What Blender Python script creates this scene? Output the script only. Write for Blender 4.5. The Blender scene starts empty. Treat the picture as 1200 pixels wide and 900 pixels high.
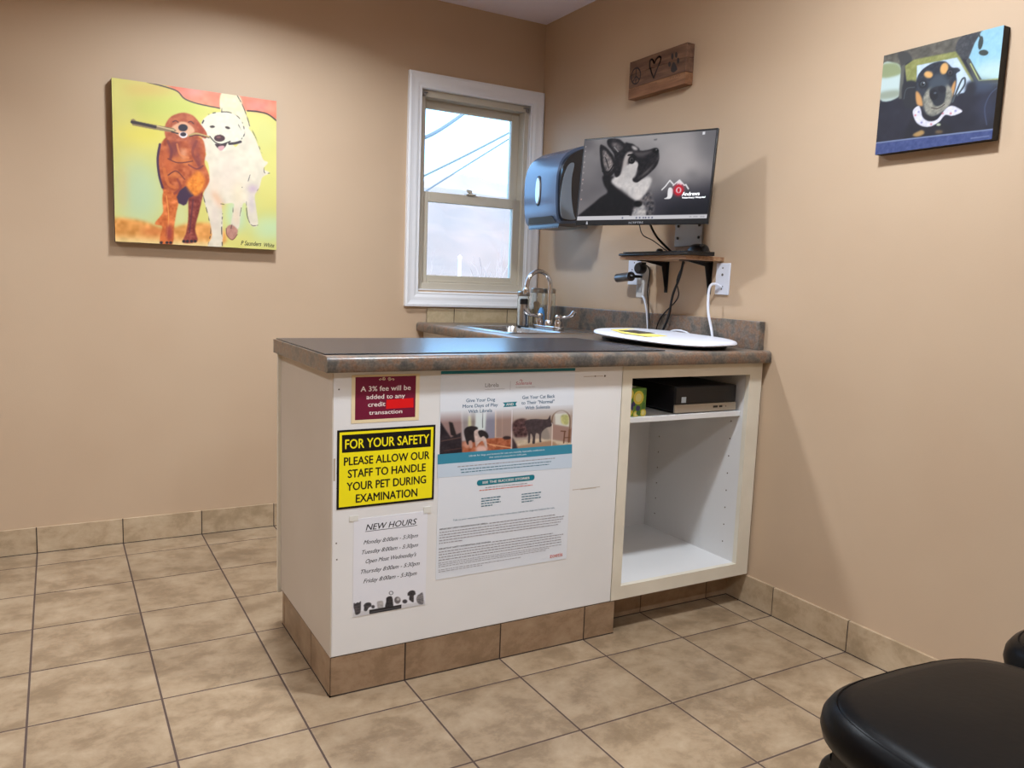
import bpy, bmesh, math, random
import numpy as np
from mathutils import Vector, Matrix, geometry
random.seed(7)
C = bpy.context.scene.collection
sc = bpy.context.scene
PI = math.pi

# ------------------------------------------------------------------ camera
cam = bpy.data.cameras.new('camera'); cam_o = bpy.data.objects.new('camera', cam); C.objects.link(cam_o)
cam.sensor_width = 36.0; cam.lens = 934.37*36/1200; cam.clip_start = .05; cam.clip_end = 900
cam_o.matrix_world = Matrix(((0.86897537, 0.02938341, -0.4939822, 0.09387715),
                             (-0.49346682, 0.12618046, -0.86056318, -3.41125191),
                             (0.03704462, 0.99157204, 0.12414745, 1.12901512), (0, 0, 0, 1)))
sc.camera = cam_o
# ------------------------------------------------------------------ colour management, world, lights
sc.view_settings.view_transform = 'Standard'; sc.view_settings.look = 'None'
sc.view_settings.gamma = 1.0; sc.view_settings.use_curve_mapping = False
sc.view_settings.exposure = 0.12
W = bpy.data.worlds.new('sky'); sc.world = W; W.use_nodes = True
bgn = W.node_tree.nodes['Background']
bgn.inputs[0].default_value = (.30, .60, 1.0, 1); bgn.inputs[1].default_value = 5.6
sun = bpy.data.lights.new('sun', 'SUN'); sun.energy = 3.2; sun.color = (1, .86, .72); sun.angle = .02
sun_o = bpy.data.objects.new('sun', sun); C.objects.link(sun_o)
sun_o.rotation_euler = (math.radians(52), 0, math.radians(-28))
LIGHTS = [(1.42, -2.05, 30, 172), (.80, -.64, 23, 150), (-.75, -2.30, 12, 140), (-.70, -.66, 10, 116), (1.05, -3.75, 16, 150), (-.75, -3.75, 14, 150)]  # leading pair follows the cast shadows, the rest is added unseen fill
LCOL = (.905, 1.0, 1.105)
ZC = 2.423
def ceiling_lamp_light(x, y, e, sp):
    l = bpy.data.lights.new('downlight_bulb', 'AREA'); l.shape = 'DISK'; l.size = .17; l.energy = e; l.color = LCOL
    l.spread = math.radians(sp)
    o = bpy.data.objects.new('downlight_bulb', l); C.objects.link(o); o.location = (x, y, ZC-.012)
for a in LIGHTS: ceiling_lamp_light(*a)

# ------------------------------------------------------------------ constants
T = .308; YB = .167; XR = 2.269; XL = -2.4; YF = -4.7
YI = -1.415            # front plane of the peninsula
XI = .707              # its left side

# ------------------------------------------------------------------ materials
def lin(c): return tuple(((v/255+.055)/1.055)**2.4 if v/255 > .04045 else v/255/12.92 for v in c)
MATS = {}
def mat(name, rgb, rough=.5, metal=0, var=None, bump=None, emit=0, trans=0, coat=0, spec=.5, ior=1.45):
    """rgb in sRGB 0-255. var=(scale, rgb2, detail[, stretch]); bump=(scale,strength)"""
    if name in MATS: return MATS[name]
    m = bpy.data.materials.new(name); m.use_nodes = True; nt = m.node_tree; b = nt.nodes['Principled BSDF']
    c = lin(rgb)
    b.inputs['Base Color'].default_value = (*c, 1); b.inputs['Roughness'].default_value = rough
    b.inputs['Metallic'].default_value = metal; b.inputs['Specular IOR Level'].default_value = spec; b.inputs['IOR'].default_value = ior
    if coat: b.inputs['Coat Weight'].default_value = coat; b.inputs['Coat Roughness'].default_value = .08
    if trans: b.inputs['Transmission Weight'].default_value = trans
    tc = nt.nodes.new('ShaderNodeTexCoord')
    if var:
        mp = nt.nodes.new('ShaderNodeMapping'); nt.links.new(tc.outputs['Object'], mp.inputs[0])
        if len(var) > 3: mp.inputs['Scale'].default_value = var[3]
        n = nt.nodes.new('ShaderNodeTexNoise'); n.inputs['Scale'].default_value = var[0]; n.inputs['Detail'].default_value = var[2]
        nt.links.new(mp.outputs[0], n.inputs['Vector'])
        r = nt.nodes.new('ShaderNodeValToRGB'); r.color_ramp.elements[0].position = .32; r.color_ramp.elements[1].position = .68
        r.color_ramp.elements[0].color = (*c, 1); r.color_ramp.elements[1].color = (*lin(var[1]), 1)
        nt.links.new(n.outputs['Fac'], r.inputs[0]); nt.links.new(r.outputs[0], b.inputs['Base Color'])
    if bump:
        n2 = nt.nodes.new('ShaderNodeTexNoise'); n2.inputs['Scale'].default_value = bump[0]; n2.inputs['Detail'].default_value = 3
        nt.links.new(tc.outputs['Object'], n2.inputs['Vector'])
        bp = nt.nodes.new('ShaderNodeBump'); bp.inputs['Strength'].default_value = bump[1]; bp.inputs['Distance'].default_value = .002
        nt.links.new(n2.outputs['Fac'], bp.inputs['Height']); nt.links.new(bp.outputs[0], b.inputs['Normal'])
    if emit:
        b.inputs['Emission Color'].default_value = (*c, 1); b.inputs['Emission Strength'].default_value = emit
    MATS[name] = m; return m

def vcol_mat(name, emit=0, rough=.5, spec=.5):
    m = bpy.data.materials.new(name); m.use_nodes = True; nt = m.node_tree; b = nt.nodes['Principled BSDF']
    a = nt.nodes.new('ShaderNodeVertexColor'); a.layer_name = 'Col'
    if emit:
        b.inputs['Base Color'].default_value = (.01, .01, .01, 1)
        nt.links.new(a.outputs[0], b.inputs['Emission Color']); b.inputs['Emission Strength'].default_value = emit
    else: nt.links.new(a.outputs[0], b.inputs['Base Color'])
    b.inputs['Roughness'].default_value = rough; b.inputs['Specular IOR Level'].default_value = spec
    return m

def tile_mat(name, base, dark, light, grout, floor=True):
    m = bpy.data.materials.new(name); m.use_nodes = True; nt = m.node_tree; b = nt.nodes['Principled BSDF']; N = nt.nodes.new; L = nt.links.new
    tc = N('ShaderNodeTexCoord')
    def math_(op, a, bb=None, c=None):
        n = N('ShaderNodeMath'); n.operation = op
        for i, v in enumerate((a, bb, c)):
            if v is None: continue
            if isinstance(v, (int, float)): n.inputs[i].default_value = v
            else: L(v, n.inputs[i])
        return n.outputs[0]
    sep = N('ShaderNodeSeparateXYZ'); L(tc.outputs['Object'], sep.inputs[0])
    gx = math_('DIVIDE', sep.outputs[0], T); gy = math_('DIVIDE', sep.outputs[1], T)
    cx = math_('FLOOR', gx); cy = math_('FLOOR', gy)
    comb = N('ShaderNodeCombineXYZ'); L(cx, comb.inputs[0]); L(cy, comb.inputs[1])
    wn = N('ShaderNodeTexWhiteNoise'); L(comb.outputs[0], wn.inputs[0])
    # offset per tile
    off = N('ShaderNodeVectorMath'); off.operation = 'MULTIPLY_ADD'; L(wn.outputs['Color'], off.inputs[0]); off.inputs[1].default_value = (7, 7, 7); L(tc.outputs['Object'], off.inputs[2])
    mp = N('ShaderNodeMapping'); mp.inputs['Scale'].default_value = (1, 1.15, 1.2) if floor else (1, 1, 1.3); L(off.outputs[0], mp.inputs[0])
    n1 = N('ShaderNodeTexNoise'); n1.inputs['Scale'].default_value = 8.5; n1.inputs['Detail'].default_value = 10; n1.inputs['Roughness'].default_value = .70; n1.inputs['Distortion'].default_value = .2
    L(mp.outputs[0], n1.inputs['Vector'])
    r = N('ShaderNodeValToRGB'); e = r.color_ramp.elements
    e[0].position = .36; e[0].color = (*lin(dark), 1); e[1].position = .66; e[1].color = (*lin(light), 1)
    k = e.new(.50); k.color = (*lin(base), 1); k2 = e.new(.45); k2.color = (*lin(tuple((p+q)/2 for p, q in zip(base, dark))), 1)
    L(n1.outputs['Fac'], r.inputs[0])
    br = N('ShaderNodeHueSaturation'); L(r.outputs[0], br.inputs['Color'])
    L(math_('MULTIPLY_ADD', wn.outputs['Value'], .08, .96), br.inputs['Value'])
    if floor:
        fx = math_('ABSOLUTE', math_('SUBTRACT', math_('FRACT', gx), .5)); fy = math_('ABSOLUTE', math_('SUBTRACT', math_('FRACT', gy), .5))
        mx = math_('MAXIMUM', fx, fy)
        g = math_('GREATER_THAN', mx, .5-.0026/T)
        mix = N('ShaderNodeMix'); mix.data_type = 'RGBA'; L(g, mix.inputs[0]); L(br.outputs[0], mix.inputs[6]); mix.inputs[7].default_value = (*lin(grout), 1)
        L(mix.outputs[2], b.inputs['Base Color'])
        rr = math_('MULTIPLY_ADD', g, .5, .36); L(rr, b.inputs['Roughness'])
        ss = N('ShaderNodeMapRange'); ss.inputs['From Min'].default_value = .5-.007/T; ss.inputs['From Max'].default_value = .5-.0022/T
        ss.inputs['To Min'].default_value = 1; ss.inputs['To Max'].default_value = 0; L(mx, ss.inputs[0])
        hh = math_('MULTIPLY_ADD', n1.outputs['Fac'], .25, ss.outputs[0])
        bp = N('ShaderNodeBump'); bp.inputs['Strength'].default_value = .35; bp.inputs['Distance'].default_value = .002; L(hh, bp.inputs['Height']); L(bp.outputs[0], b.inputs['Normal'])
    else:
        L(br.outputs[0], b.inputs['Base Color']); b.inputs['Roughness'].default_value = .4
    return m

def laminate_mat():
    m = bpy.data.materials.new('laminate'); m.use_nodes = True; nt = m.node_tree; b = nt.nodes['Principled BSDF']; N = nt.nodes.new; L = nt.links.new
    tc = N('ShaderNodeTexCoord')
    n1 = N('ShaderNodeTexNoise'); n1.inputs['Scale'].default_value = 19; n1.inputs['Detail'].default_value = 6; n1.inputs['Roughness'].default_value = .6; L(tc.outputs['Object'], n1.inputs['Vector'])
    r = N('ShaderNodeValToRGB'); e = r.color_ramp.elements
    e[0].position = .30; e[0].color = (*lin((76, 74, 74)), 1); e[1].position = .72; e[1].color = (*lin((100, 90, 78)), 1)
    for p, c in ((.42, (94, 90, 84)), (.50, (118, 106, 96)), (.58, (126, 99, 80)), (.64, (112, 100, 92))): k = e.new(p); k.color = (*lin(c), 1)
    L(n1.outputs['Fac'], r.inputs[0])
    n2 = N('ShaderNodeTexNoise'); n2.inputs['Scale'].default_value = 160; n2.inputs['Detail'].default_value = 2; L(tc.outputs['Object'], n2.inputs['Vector'])
    hs = N('ShaderNodeHueSaturation'); L(r.outputs[0], hs.inputs['Color'])
    mr = N('ShaderNodeMapRange'); mr.inputs['From Min'].default_value = .3; mr.inputs['From Max'].default_value = .7; mr.inputs['To Min'].default_value = .75; mr.inputs['To Max'].default_value = 1.25
    L(n2.outputs['Fac'], mr.inputs[0]); L(mr.outputs[0], hs.inputs['Value']); L(hs.outputs[0], b.inputs['Base Color'])
    b.inputs['Roughness'].default_value = .3
    return m
def wood_mat(name, c1, c2, c3, axis=(1, 1, 1), sc_=30):
    m = bpy.data.materials.new(name); m.use_nodes = True; nt = m.node_tree; b = nt.nodes['Principled BSDF']; N = nt.nodes.new; L = nt.links.new
    tc = N('ShaderNodeTexCoord'); mp = N('ShaderNodeMapping'); mp.inputs['Scale'].default_value = axis; L(tc.outputs['Object'], mp.inputs[0])
    n1 = N('ShaderNodeTexNoise'); n1.inputs['Scale'].default_value = sc_; n1.inputs['Detail'].default_value = 6; n1.inputs['Distortion'].default_value = .4; L(mp.outputs[0], n1.inputs['Vector'])
    r = N('ShaderNodeValToRGB'); e = r.color_ramp.elements
    e[0].position = .3; e[0].color = (*lin(c1), 1); e[1].position = .7; e[1].color = (*lin(c3), 1); k = e.new(.5); k.color = (*lin(c2), 1)
    L(n1.outputs['Fac'], r.inputs[0]); L(r.outputs[0], b.inputs['Base Color']); b.inputs['Roughness'].default_value = .65
    return m

M_wall = mat('wall_paint', (196, 170, 142), .55, bump=(220, .10), var=(2.2, (192, 165, 137), 2), spec=.35)
M_ceil = mat('ceiling_paint', (238, 228, 238), .9)
M_floor = tile_mat('floor_tile', (152, 129, 102), (130, 108, 83), (168, 146, 119), (78, 60, 52))
M_btile = tile_mat('base_tile', (182, 158, 128), (162, 140, 110), (196, 174, 144), (84, 66, 56), floor=False)
M_ktile = tile_mat('kick_tile', (152, 124, 97), (134, 108, 82), (166, 140, 112), (84, 66, 56), floor=False)
M_stile = tile_mat('splash_tile', (192, 172, 138), (176, 156, 122), (202, 184, 152), (84, 66, 56), floor=False)
M_grout = mat('grout', (58, 45, 38), .9)
M_trim = mat('white_trim', (236, 236, 238), .35)
M_vinyl = mat('beige_vinyl', (200, 190, 172), .4)
M_vinyl_d = mat('beige_vinyl_dark', (150, 140, 128), .45)
M_lam = laminate_mat()
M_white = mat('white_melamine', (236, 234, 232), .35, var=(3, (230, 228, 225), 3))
M_white_shade = mat('shaded_white_melamine', (206, 194, 180), .38, var=(3, (200, 187, 172), 3))  # white melamine with the end panel's shade put into its colour
M_cream = mat('cream_edge', (228, 220, 202), .45, var=(8, (220, 211, 192), 3))
M_int = mat('white_interior', (222, 220, 218), .4)
M_black = mat('black_plastic', (20, 20, 22), .35)
M_blackm = mat('black_metal', (22, 21, 22), .4, spec=.4)
M_rubber = mat('black_rubber_cable', (16, 15, 16), .5)
M_mat = mat('black_mat', (18, 23, 36), .27, spec=.5, ior=1.55)
M_wplast = mat('white_plastic', (222, 224, 234), .35)
M_chrome = mat('chrome', (215, 215, 218), .12, metal=1)
M_steel = mat('stainless_steel', (190, 188, 186), .25, metal=1, var=(60, (170, 168, 166), 2, (1, 1, .05)))
M_glass = mat('clear_glass', (245, 250, 250), .02, trans=1, ior=1.45)
def pane_mat():
    m = bpy.data.materials.new('window_glass'); m.use_nodes = True; nt = m.node_tree; nt.nodes.remove(nt.nodes['Principled BSDF'])
    t = nt.nodes.new('ShaderNodeBsdfTransparent'); g = nt.nodes.new('ShaderNodeBsdfGlossy'); g.inputs['Roughness'].default_value = .01
    fr = nt.nodes.new('ShaderNodeFresnel'); fr.inputs[0].default_value = 1.35
    mx = nt.nodes.new('ShaderNodeMixShader'); nt.links.new(fr.outputs[0], mx.inputs[0]); nt.links.new(t.outputs[0], mx.inputs[1]); nt.links.new(g.outputs[0], mx.inputs[2])
    t.inputs[0].default_value = (.97, .98, .98, 1)
    nt.links.new(mx.outputs[0], nt.nodes['Material Output'].inputs[0]); return m
M_pane = pane_mat()

# ------------------------------------------------------------------ mesh helpers
def link(me, name, mats, parent=None, smooth=None, bevel=None, loc=None):
    o = bpy.data.objects.new(name, me); C.objects.link(o)
    if not isinstance(mats, (list, tuple)): mats = [mats]
    for m in mats: me.materials.append(m)
    if smooth is not None:
        for p in me.polygons: p.use_smooth = True
        me.set_sharp_from_angle(angle=math.radians(smooth))
    if bevel:
        b = o.modifiers.new('bevel', 'BEVEL'); b.width = bevel; b.segments = 3; b.limit_method = 'ANGLE'; b.angle_limit = math.radians(40)
        for p in me.polygons: p.use_smooth = True
        me.set_sharp_from_angle(angle=math.radians(35)) if smooth is None else None
    if parent is not None: o.parent = parent; o.matrix_parent_inverse = Matrix.Identity(4)
    return o
class MB:
    def __init__(s): s.bm = bmesh.new()
    def face(s, vs, mi=0):
        f = s.bm.faces.new([s.bm.verts.new(v) for v in vs]); f.material_index = mi; return f
    def box(s, a, b, mi=0, mtx=None):
        x0, y0, z0 = (min(p, q) for p, q in zip(a, b)); x1, y1, z1 = (max(p, q) for p, q in zip(a, b))
        v = [Vector(p) for p in ((x0,y0,z0),(x1,y0,z0),(x1,y1,z0),(x0,y1,z0),(x0,y0,z1),(x1,y0,z1),(x1,y1,z1),(x0,y1,z1))]
        if mtx: v = [mtx @ p for p in v]
        v = [s.bm.verts.new(p) for p in v]
        for f in ((0,3,2,1),(4,5,6,7),(0,1,5,4),(1,2,6,5),(2,3,7,6),(3,0,4,7)):
            s.bm.faces.new([v[i] for i in f]).material_index = mi
        return s
    def prism(s, pts, d, mi=0):
        """closed outline pts (3D, planar) extruded by vector d"""
        d = Vector(d); a = [s.bm.verts.new(p) for p in pts]; b = [s.bm.verts.new(Vector(p)+d) for p in pts]; n = len(pts)
        fs = [s.bm.faces.new(a[::-1]), s.bm.faces.new(b)] + [s.bm.faces.new((a[i], a[(i+1) % n], b[(i+1) % n], b[i])) for i in range(n)]
        for f in fs: f.material_index = mi
        return s
    def tube(s, pts, r, n=10, mi=0, cap=True):
        pts = [Vector(p) for p in pts]; rr = r if isinstance(r, (list, tuple)) else [r]*len(pts)
        rings = []; up = None
        for i, p in enumerate(pts):
            t = (pts[min(i+1, len(pts)-1)]-pts[max(i-1, 0)]).normalized()
            if up is None: up = t.orthogonal().normalized()
            else: up = (up-t*up.dot(t)).normalized()
            w = t.cross(up)
            rings.append([s.bm.verts.new(p+(up*math.cos(2*PI*k/n)+w*math.sin(2*PI*k/n))*rr[i]) for k in range(n)])
        for a, b in zip(rings, rings[1:]):
            for k in range(n): s.bm.faces.new((a[k], a[(k+1) % n], b[(k+1) % n], b[k])).material_index = mi
        if cap: s.bm.faces.new(rings[0][::-1]).material_index = mi; s.bm.faces.new(rings[-1]).material_index = mi
        return s
    def lathe(s, prof, c, n=28, mi=0, axis=(0, 0, 1)):
        """prof: (r, h) from bottom to top around axis at c"""
        q = Vector((0, 0, 1)).rotation_difference(Vector(axis)).to_matrix(); c = Vector(c)
        rings = [[s.bm.verts.new(c+q @ Vector((r*math.cos(2*PI*k/n), r*math.sin(2*PI*k/n), h))) for k in range(n)] for r, h in prof]
        for a, b in zip(rings, rings[1:]):
            for k in range(n): s.bm.faces.new((a[k], a[(k+1) % n], b[(k+1) % n], b[k])).material_index = mi
        if prof[0][0] > 1e-6: s.bm.faces.new(rings[0][::-1]).material_index = mi
        if prof[-1][0] > 1e-6: s.bm.faces.new(rings[-1]).material_index = mi
        return s
    def out(s, name, mats, parent=None, smooth=None, bevel=None, fix=True):
        if fix:
            bmesh.ops.remove_doubles(s.bm, verts=s.bm.verts, dist=1e-6)
            bmesh.ops.recalc_face_normals(s.bm, faces=s.bm.faces)
        me = bpy.data.meshes.new(name); s.bm.to_mesh(me); s.bm.free()
        return link(me, name, mats, parent, smooth, bevel)
def tag(o, label=None, cat=None, group=None, kind=None):
    if label: o['label'] = label
    if cat: o['category'] = cat
    if group: o['group'] = group
    if kind: o['kind'] = kind
    return o
def empty(name, loc, label, cat, group=None):
    """things are authored in world coordinates; children get the inverse so the empty sits at the base"""
    o = bpy.data.objects.new(name, None); C.objects.link(o); o.location = loc; o.empty_display_size = .05
    return tag(o, label, cat, group)
def put(root, *kids):
    for k in kids:
        k.parent = root; k.matrix_parent_inverse = Matrix.Translation(-Vector(root.location)) if root.type == 'EMPTY' else Matrix.Identity(4)
    return root
def crom(pts, n=6, closed=False):
    P = [Vector(p) for p in pts]; out = []; N = len(P)
    rng = range(N) if closed else range(N-1)
    for i in rng:
        p0 = P[(i-1) % N] if closed or i > 0 else P[0]; p1 = P[i]; p2 = P[(i+1) % N]; p3 = P[(i+2) % N] if closed or i+2 < N else P[-1]
        for k in range(n):
            t = k/n; out.append(.5*((2*p1)+(p2-p0)*t+(2*p0-5*p1+4*p2-p3)*t*t+(3*p1-p0-3*p2+p3)*t**3))
    if not closed: out.append(P[-1])
    return out
def rrect(x0, y0, x1, y1, r, n=6):
    out = []
    for cx, cy, a in ((x1-r, y1-r, 0), (x0+r, y1-r, 90), (x0+r, y0+r, 180), (x1-r, y0+r, 270)):
        for k in range(n+1):
            t = math.radians(a+90*k/n); out.append((cx+r*math.cos(t), cy+r*math.sin(t)))
    return out

# ------------------------------------------------------------------ flat printed things: plane frame + layers
def homog(src, dst):
    A = []
    for (x, y), (u, v) in zip(src, dst):
        A.append([x, y, 1, 0, 0, 0, -u*x, -u*y, -u]); A.append([0, 0, 0, x, y, 1, -v*x, -v*y, -v])
    h = np.linalg.svd(np.array(A, float))[2][-1].reshape(3, 3)
    return lambda p: (lambda q: (q[0]/q[2], q[1]/q[2]))(h @ np.array([p[0], p[1], 1.0]))
class Print:
    """a flat printed face: origin O (bottom-left), unit axes U (right), V (up), N (towards the viewer), size w x h;
    quad = where its four corners (tl, tr, br, bl) lie in the drawing used to measure it"""
    def __init__(s, O, U, V, w, h, quad):
        s.O, s.U, s.V = Vector(O), Vector(U).normalized(), Vector(V).normalized(); s.N = s.U.cross(s.V).normalized(); s.w, s.h = w, h
        s.H = homog(quad, [(0, h), (w, h), (w, 0), (0, 0)]); s.k = 0; s.bm = bmesh.new(); s.mats = []
    def p3(s, u, v, lift=0): return s.O+s.U*u+s.V*v+s.N*lift
    def mi(s, m):
        if m not in s.mats: s.mats.append(m)
        return s.mats.index(m)
    def poly_uv(s, pts, m, step=True):
        if step: s.k += 1
        vs = [s.bm.verts.new(s.p3(u, v, .00002*s.k)) for u, v in pts]
        for t in geometry.tessellate_polygon([[Vector((u, v, 0)) for u, v in pts]]):
            try: f = s.bm.faces.new([vs[i] for i in t])
            except ValueError: continue
            f.normal_update()
            if f.normal.dot(s.N) < 0: f.normal_flip()
            f.material_index = s.mi(m)
    def poly(s, pts, m, smooth=0, step=True):
        q = [s.H(p) for p in pts]
        if smooth: q = [(v.x, v.y) for v in crom([(a, b, 0) for a, b in q], smooth, True)]
        s.poly_uv(q, m, step)
    def rect(s, u0, v0, u1, v1, m, step=True): s.poly_uv([(u0, v0), (u1, v0), (u1, v1), (u0, v1)], m, step)
    def line(s, pts, wd, m, step=True):
        if step: s.k += 1
        q = [Vector((*s.H(p), 0)) for p in pts]
        for a, b in zip(q, q[1:]):
            d = (b-a); 
            if d.length < 1e-6: continue
            d.normalize(); n = Vector((-d.y, d.x, 0))*wd/2; e = d*wd*.3
            s.poly_uv([tuple((a-n-e)[:2]), tuple((b-n+e)[:2]), tuple((b+n+e)[:2]), tuple((a+n-e)[:2])], m, False)
    def text(s, st, p0, p1, cap, m, bold=0, shear=0, box=None):
        """baseline runs p0 -> p1 (drawing coords), cap = cap height there"""
        a = s.H(p0); b = s.H(p1); w = math.hypot(b[0]-a[0], b[1]-a[1]); c = s.H((p0[0], p0[1]-cap)); ch = abs(c[1]-a[1])
        s.text_uv(st, a[0], (a[1]+b[1])/2, w, ch, m, bold, shear)
    def text_uv(s, st, u, v, w, ch, m, bold=0, shear=0):
        s.k += 1
        cu = bpy.data.curves.new('t', 'FONT'); cu.body = st; cu.size = 1; cu.shear = shear; cu.resolution_u = 3
        o = bpy.data.objects.new('t', cu); C.objects.link(o)
        dg = bpy.context.evaluated_depsgraph_get(); dg.update(); me = bpy.data.meshes.new_from_object(o.evaluated_get(dg))
        xs = [x.co.x for x in me.vertices]; x0, x1 = min(xs), max(xs); sx = w/(x1-x0); sy = ch/.70
        i = s.mi(m)
        # heavier lettering: the same outline laid down again, nudged by the stroke gain
        for q, (dx, dy) in enumerate(((0, 0),) if not bold else ((-bold, 0), (bold, 0), (0, bold*.7), (0, -bold*.7))):
            vs = [s.bm.verts.new(s.p3(u+(x.co.x-x0+dx)*sx, v+(x.co.y+dy)*sy, .00002*s.k+.000003*q)) for x in me.vertices]
            for p in me.polygons:
                try: f = s.bm.faces.new([vs[k] for k in p.vertices])
                except ValueError: continue
                f.normal_update()
                if f.normal.dot(s.N) < 0: f.normal_flip()
                f.material_index = i
        bpy.data.objects.remove(o); bpy.data.curves.remove(cu); bpy.data.meshes.remove(me)
    def out(s, name, parent=None):
        me = bpy.data.meshes.new(name); s.bm.to_mesh(me); s.bm.free(); k = s.k; s.bm = bmesh.new(); ms = s.mats; s.mats = []
        return link(me, name, ms, parent)

class Pic:
    """a painted picture computed as a colour raster and carried as colours of a fine mesh grid"""
    def __init__(s, w, h, quad, bg):
        s.w, s.h = w, h; s.H = homog(quad, [(0, 0), (w, 0), (w, h), (0, h)])
        y, x = np.mgrid[0:h, 0:w]; s.x = x+.5; s.y = y+.5
        s.img = np.ones((h, w, 3))*np.array(bg, float)
        s.sc = math.hypot(*(np.array(s.H((quad[0][0]+100, quad[0][1])))-np.array(s.H(quad[0]))))/100
        s.rng = np.random.RandomState(3)
    def noise(s, scale):
        h, w = s.h, s.w; gh, gw = int(h/scale)+3, int(w/scale)+3; g = s.rng.rand(gh, gw)
        yy = s.y/scale; xx = s.x/scale; y0 = yy.astype(int); x0 = xx.astype(int); fy = yy-y0; fx = xx-x0; fy = fy*fy*(3-2*fy); fx = fx*fx*(3-2*fx)
        return (g[y0, x0]*(1-fy)*(1-fx)+g[y0+1, x0]*fy*(1-fx)+g[y0, x0+1]*(1-fy)*fx+g[y0+1, x0+1]*fy*fx)*2-1
    def blur(s, m, sg):
        if sg < .3: return m
        r = int(sg*2.5)+1; k = np.exp(-np.arange(-r, r+1)**2/(2*sg*sg)); k /= k.sum()
        m = np.apply_along_axis(lambda v: np.convolve(np.pad(v, r, 'edge'), k, 'valid'), 0, m)
        return np.apply_along_axis(lambda v: np.convolve(np.pad(v, r, 'edge'), k, 'valid'), 1, m)
    def mask(s, pts, smooth):
        P = [s.H(p) for p in pts]
        if smooth: P = [(v.x, v.y) for v in crom([(a, b, 0) for a, b in P], 5, True)]
        acc = np.zeros((s.h, s.w))
        for ox in (-.25, .25):
            for oy in (-.25, .25):
                X = s.x+ox; Y = s.y+oy; c = np.zeros(X.shape, bool)
                for (x0, y0), (x1, y1) in zip(P, P[1:]+P[:1]):
                    if y0 == y1: continue
                    c ^= ((y0 > Y) != (y1 > Y)) & (X < (x1-x0)*(Y-y0)/(y1-y0)+x0)
                acc += c
        return acc/4
    def put(s, m, col, var=0, vs=6, a=1):
        col = np.array(col, float)
        cc = np.ones_like(s.img)*col
        if var: cc = cc+(s.noise(vs)*var)[..., None]*np.array([1, .9, .8])+(s.noise(vs/2.2)*var*.6)[..., None]
        m = (m*a)[..., None]; s.img = s.img*(1-m)+cc*m
    def poly(s, pts, col, blur=0, smooth=True, var=0, vs=6, a=1): s.put(s.blur(s.mask(pts, smooth), blur), col, var, vs, a)
    def ell(s, c, rx, ry, col, blur=0, a=1, rot=0, var=0):
        t = math.radians(rot)
        s.poly([(c[0]+rx*math.cos(k*PI/8)*math.cos(t)-ry*math.sin(k*PI/8)*math.sin(t), c[1]+rx*math.cos(k*PI/8)*math.sin(t)+ry*math.sin(k*PI/8)*math.cos(t)) for k in range(16)], col, blur, False, var, 6, a)
    def line(s, pts, wd, col, a=1, smooth=True, jag=0):
        P = [s.H(p) for p in pts]
        if smooth and len(P) > 2: P = [(v.x, v.y) for v in crom([(p[0], p[1], 0) for p in P], 5)]
        d = np.full((s.h, s.w), 1e9)
        for (x0, y0), (x1, y1) in zip(P, P[1:]):
            dx, dy = x1-x0, y1-y0; L = dx*dx+dy*dy+1e-9; t = np.clip(((s.x-x0)*dx+(s.y-y0)*dy)/L, 0, 1)
            d = np.minimum(d, np.hypot(s.x-x0-t*dx, s.y-y0-t*dy))
        r = wd*s.sc/2; m = np.clip(r+.5-d, 0, 1)
        if jag: m *= np.clip(.5+s.noise(5)*1.4, 0, 1)
        s.put(m, col, a=a)
    def mesh(s, name, O, U, V, w, h, m, parent=None, bri=1.0, gam=1.0):
        """vertices carry the raster; O bottom-left"""
        O, U, V = Vector(O), Vector(U).normalized(), Vector(V).normalized()
        me = bpy.data.meshes.new(name); nx, ny = s.w, s.h
        vs = [O+U*(w*i/(nx-1))+V*(h*(1-j/(ny-1))) for j in range(ny) for i in range(nx)]
        fs = [((j+1)*nx+i, (j+1)*nx+i+1, j*nx+i+1, j*nx+i) for j in range(ny-1) for i in range(nx-1)]
        me.from_pydata(vs, [], fs); at = me.color_attributes.new('Col', 'FLOAT_COLOR', 'POINT')
        a = np.clip(s.img/255*bri, 0, 1)**gam; a = np.where(a > .04045, ((a+.055)/1.055)**2.4, a/12.92)
        at.data.foreach_set('color', np.concatenate([a.reshape(-1, 3), np.ones((nx*ny, 1))], 1).astype(np.float32).ravel())
        return link(me, name, m, parent)

# ================================================================== THE ROOM
tag(MB().box((XL-.1, YF-.1, -.1), (XR+.1, YB+.16, 0)).out('floor', M_floor), kind='structure')
tag(MB().box((XL-.1, YF-.1, ZC), (XR+.1, YB+.16, ZC+.1)).out('ceiling', M_ceil), kind='structure')
WX0, WX1, WZ0, WZ1 = 1.600, 2.200, 1.085, 2.040      # rough opening
m = MB()
for a, b in (((XL-.1, YB, 0), (WX0, YB+.14, ZC)), ((WX1, YB, 0), (XR+.1, YB+.14, ZC)), ((WX0, YB, 0), (WX1, YB+.14, WZ0)), ((WX0, YB, WZ1), (WX1, YB+.14, ZC))): m.box(a, b)
tag(m.out('wall_back', M_wall, fix=False), kind='structure')
tag(MB().box((XR, YF-.1, 0), (XR+.1, YB, ZC)).out('wall_right', M_wall), kind='structure')
tag(MB().box((XL-.1, YF, 0), (XL, YB, ZC)).out('wall_left', M_wall), kind='structure')
tag(MB().box((XL-.1, YF-.1, 0), (XR, YF, ZC)).out('wall_front', M_wall), kind='structure')
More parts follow.
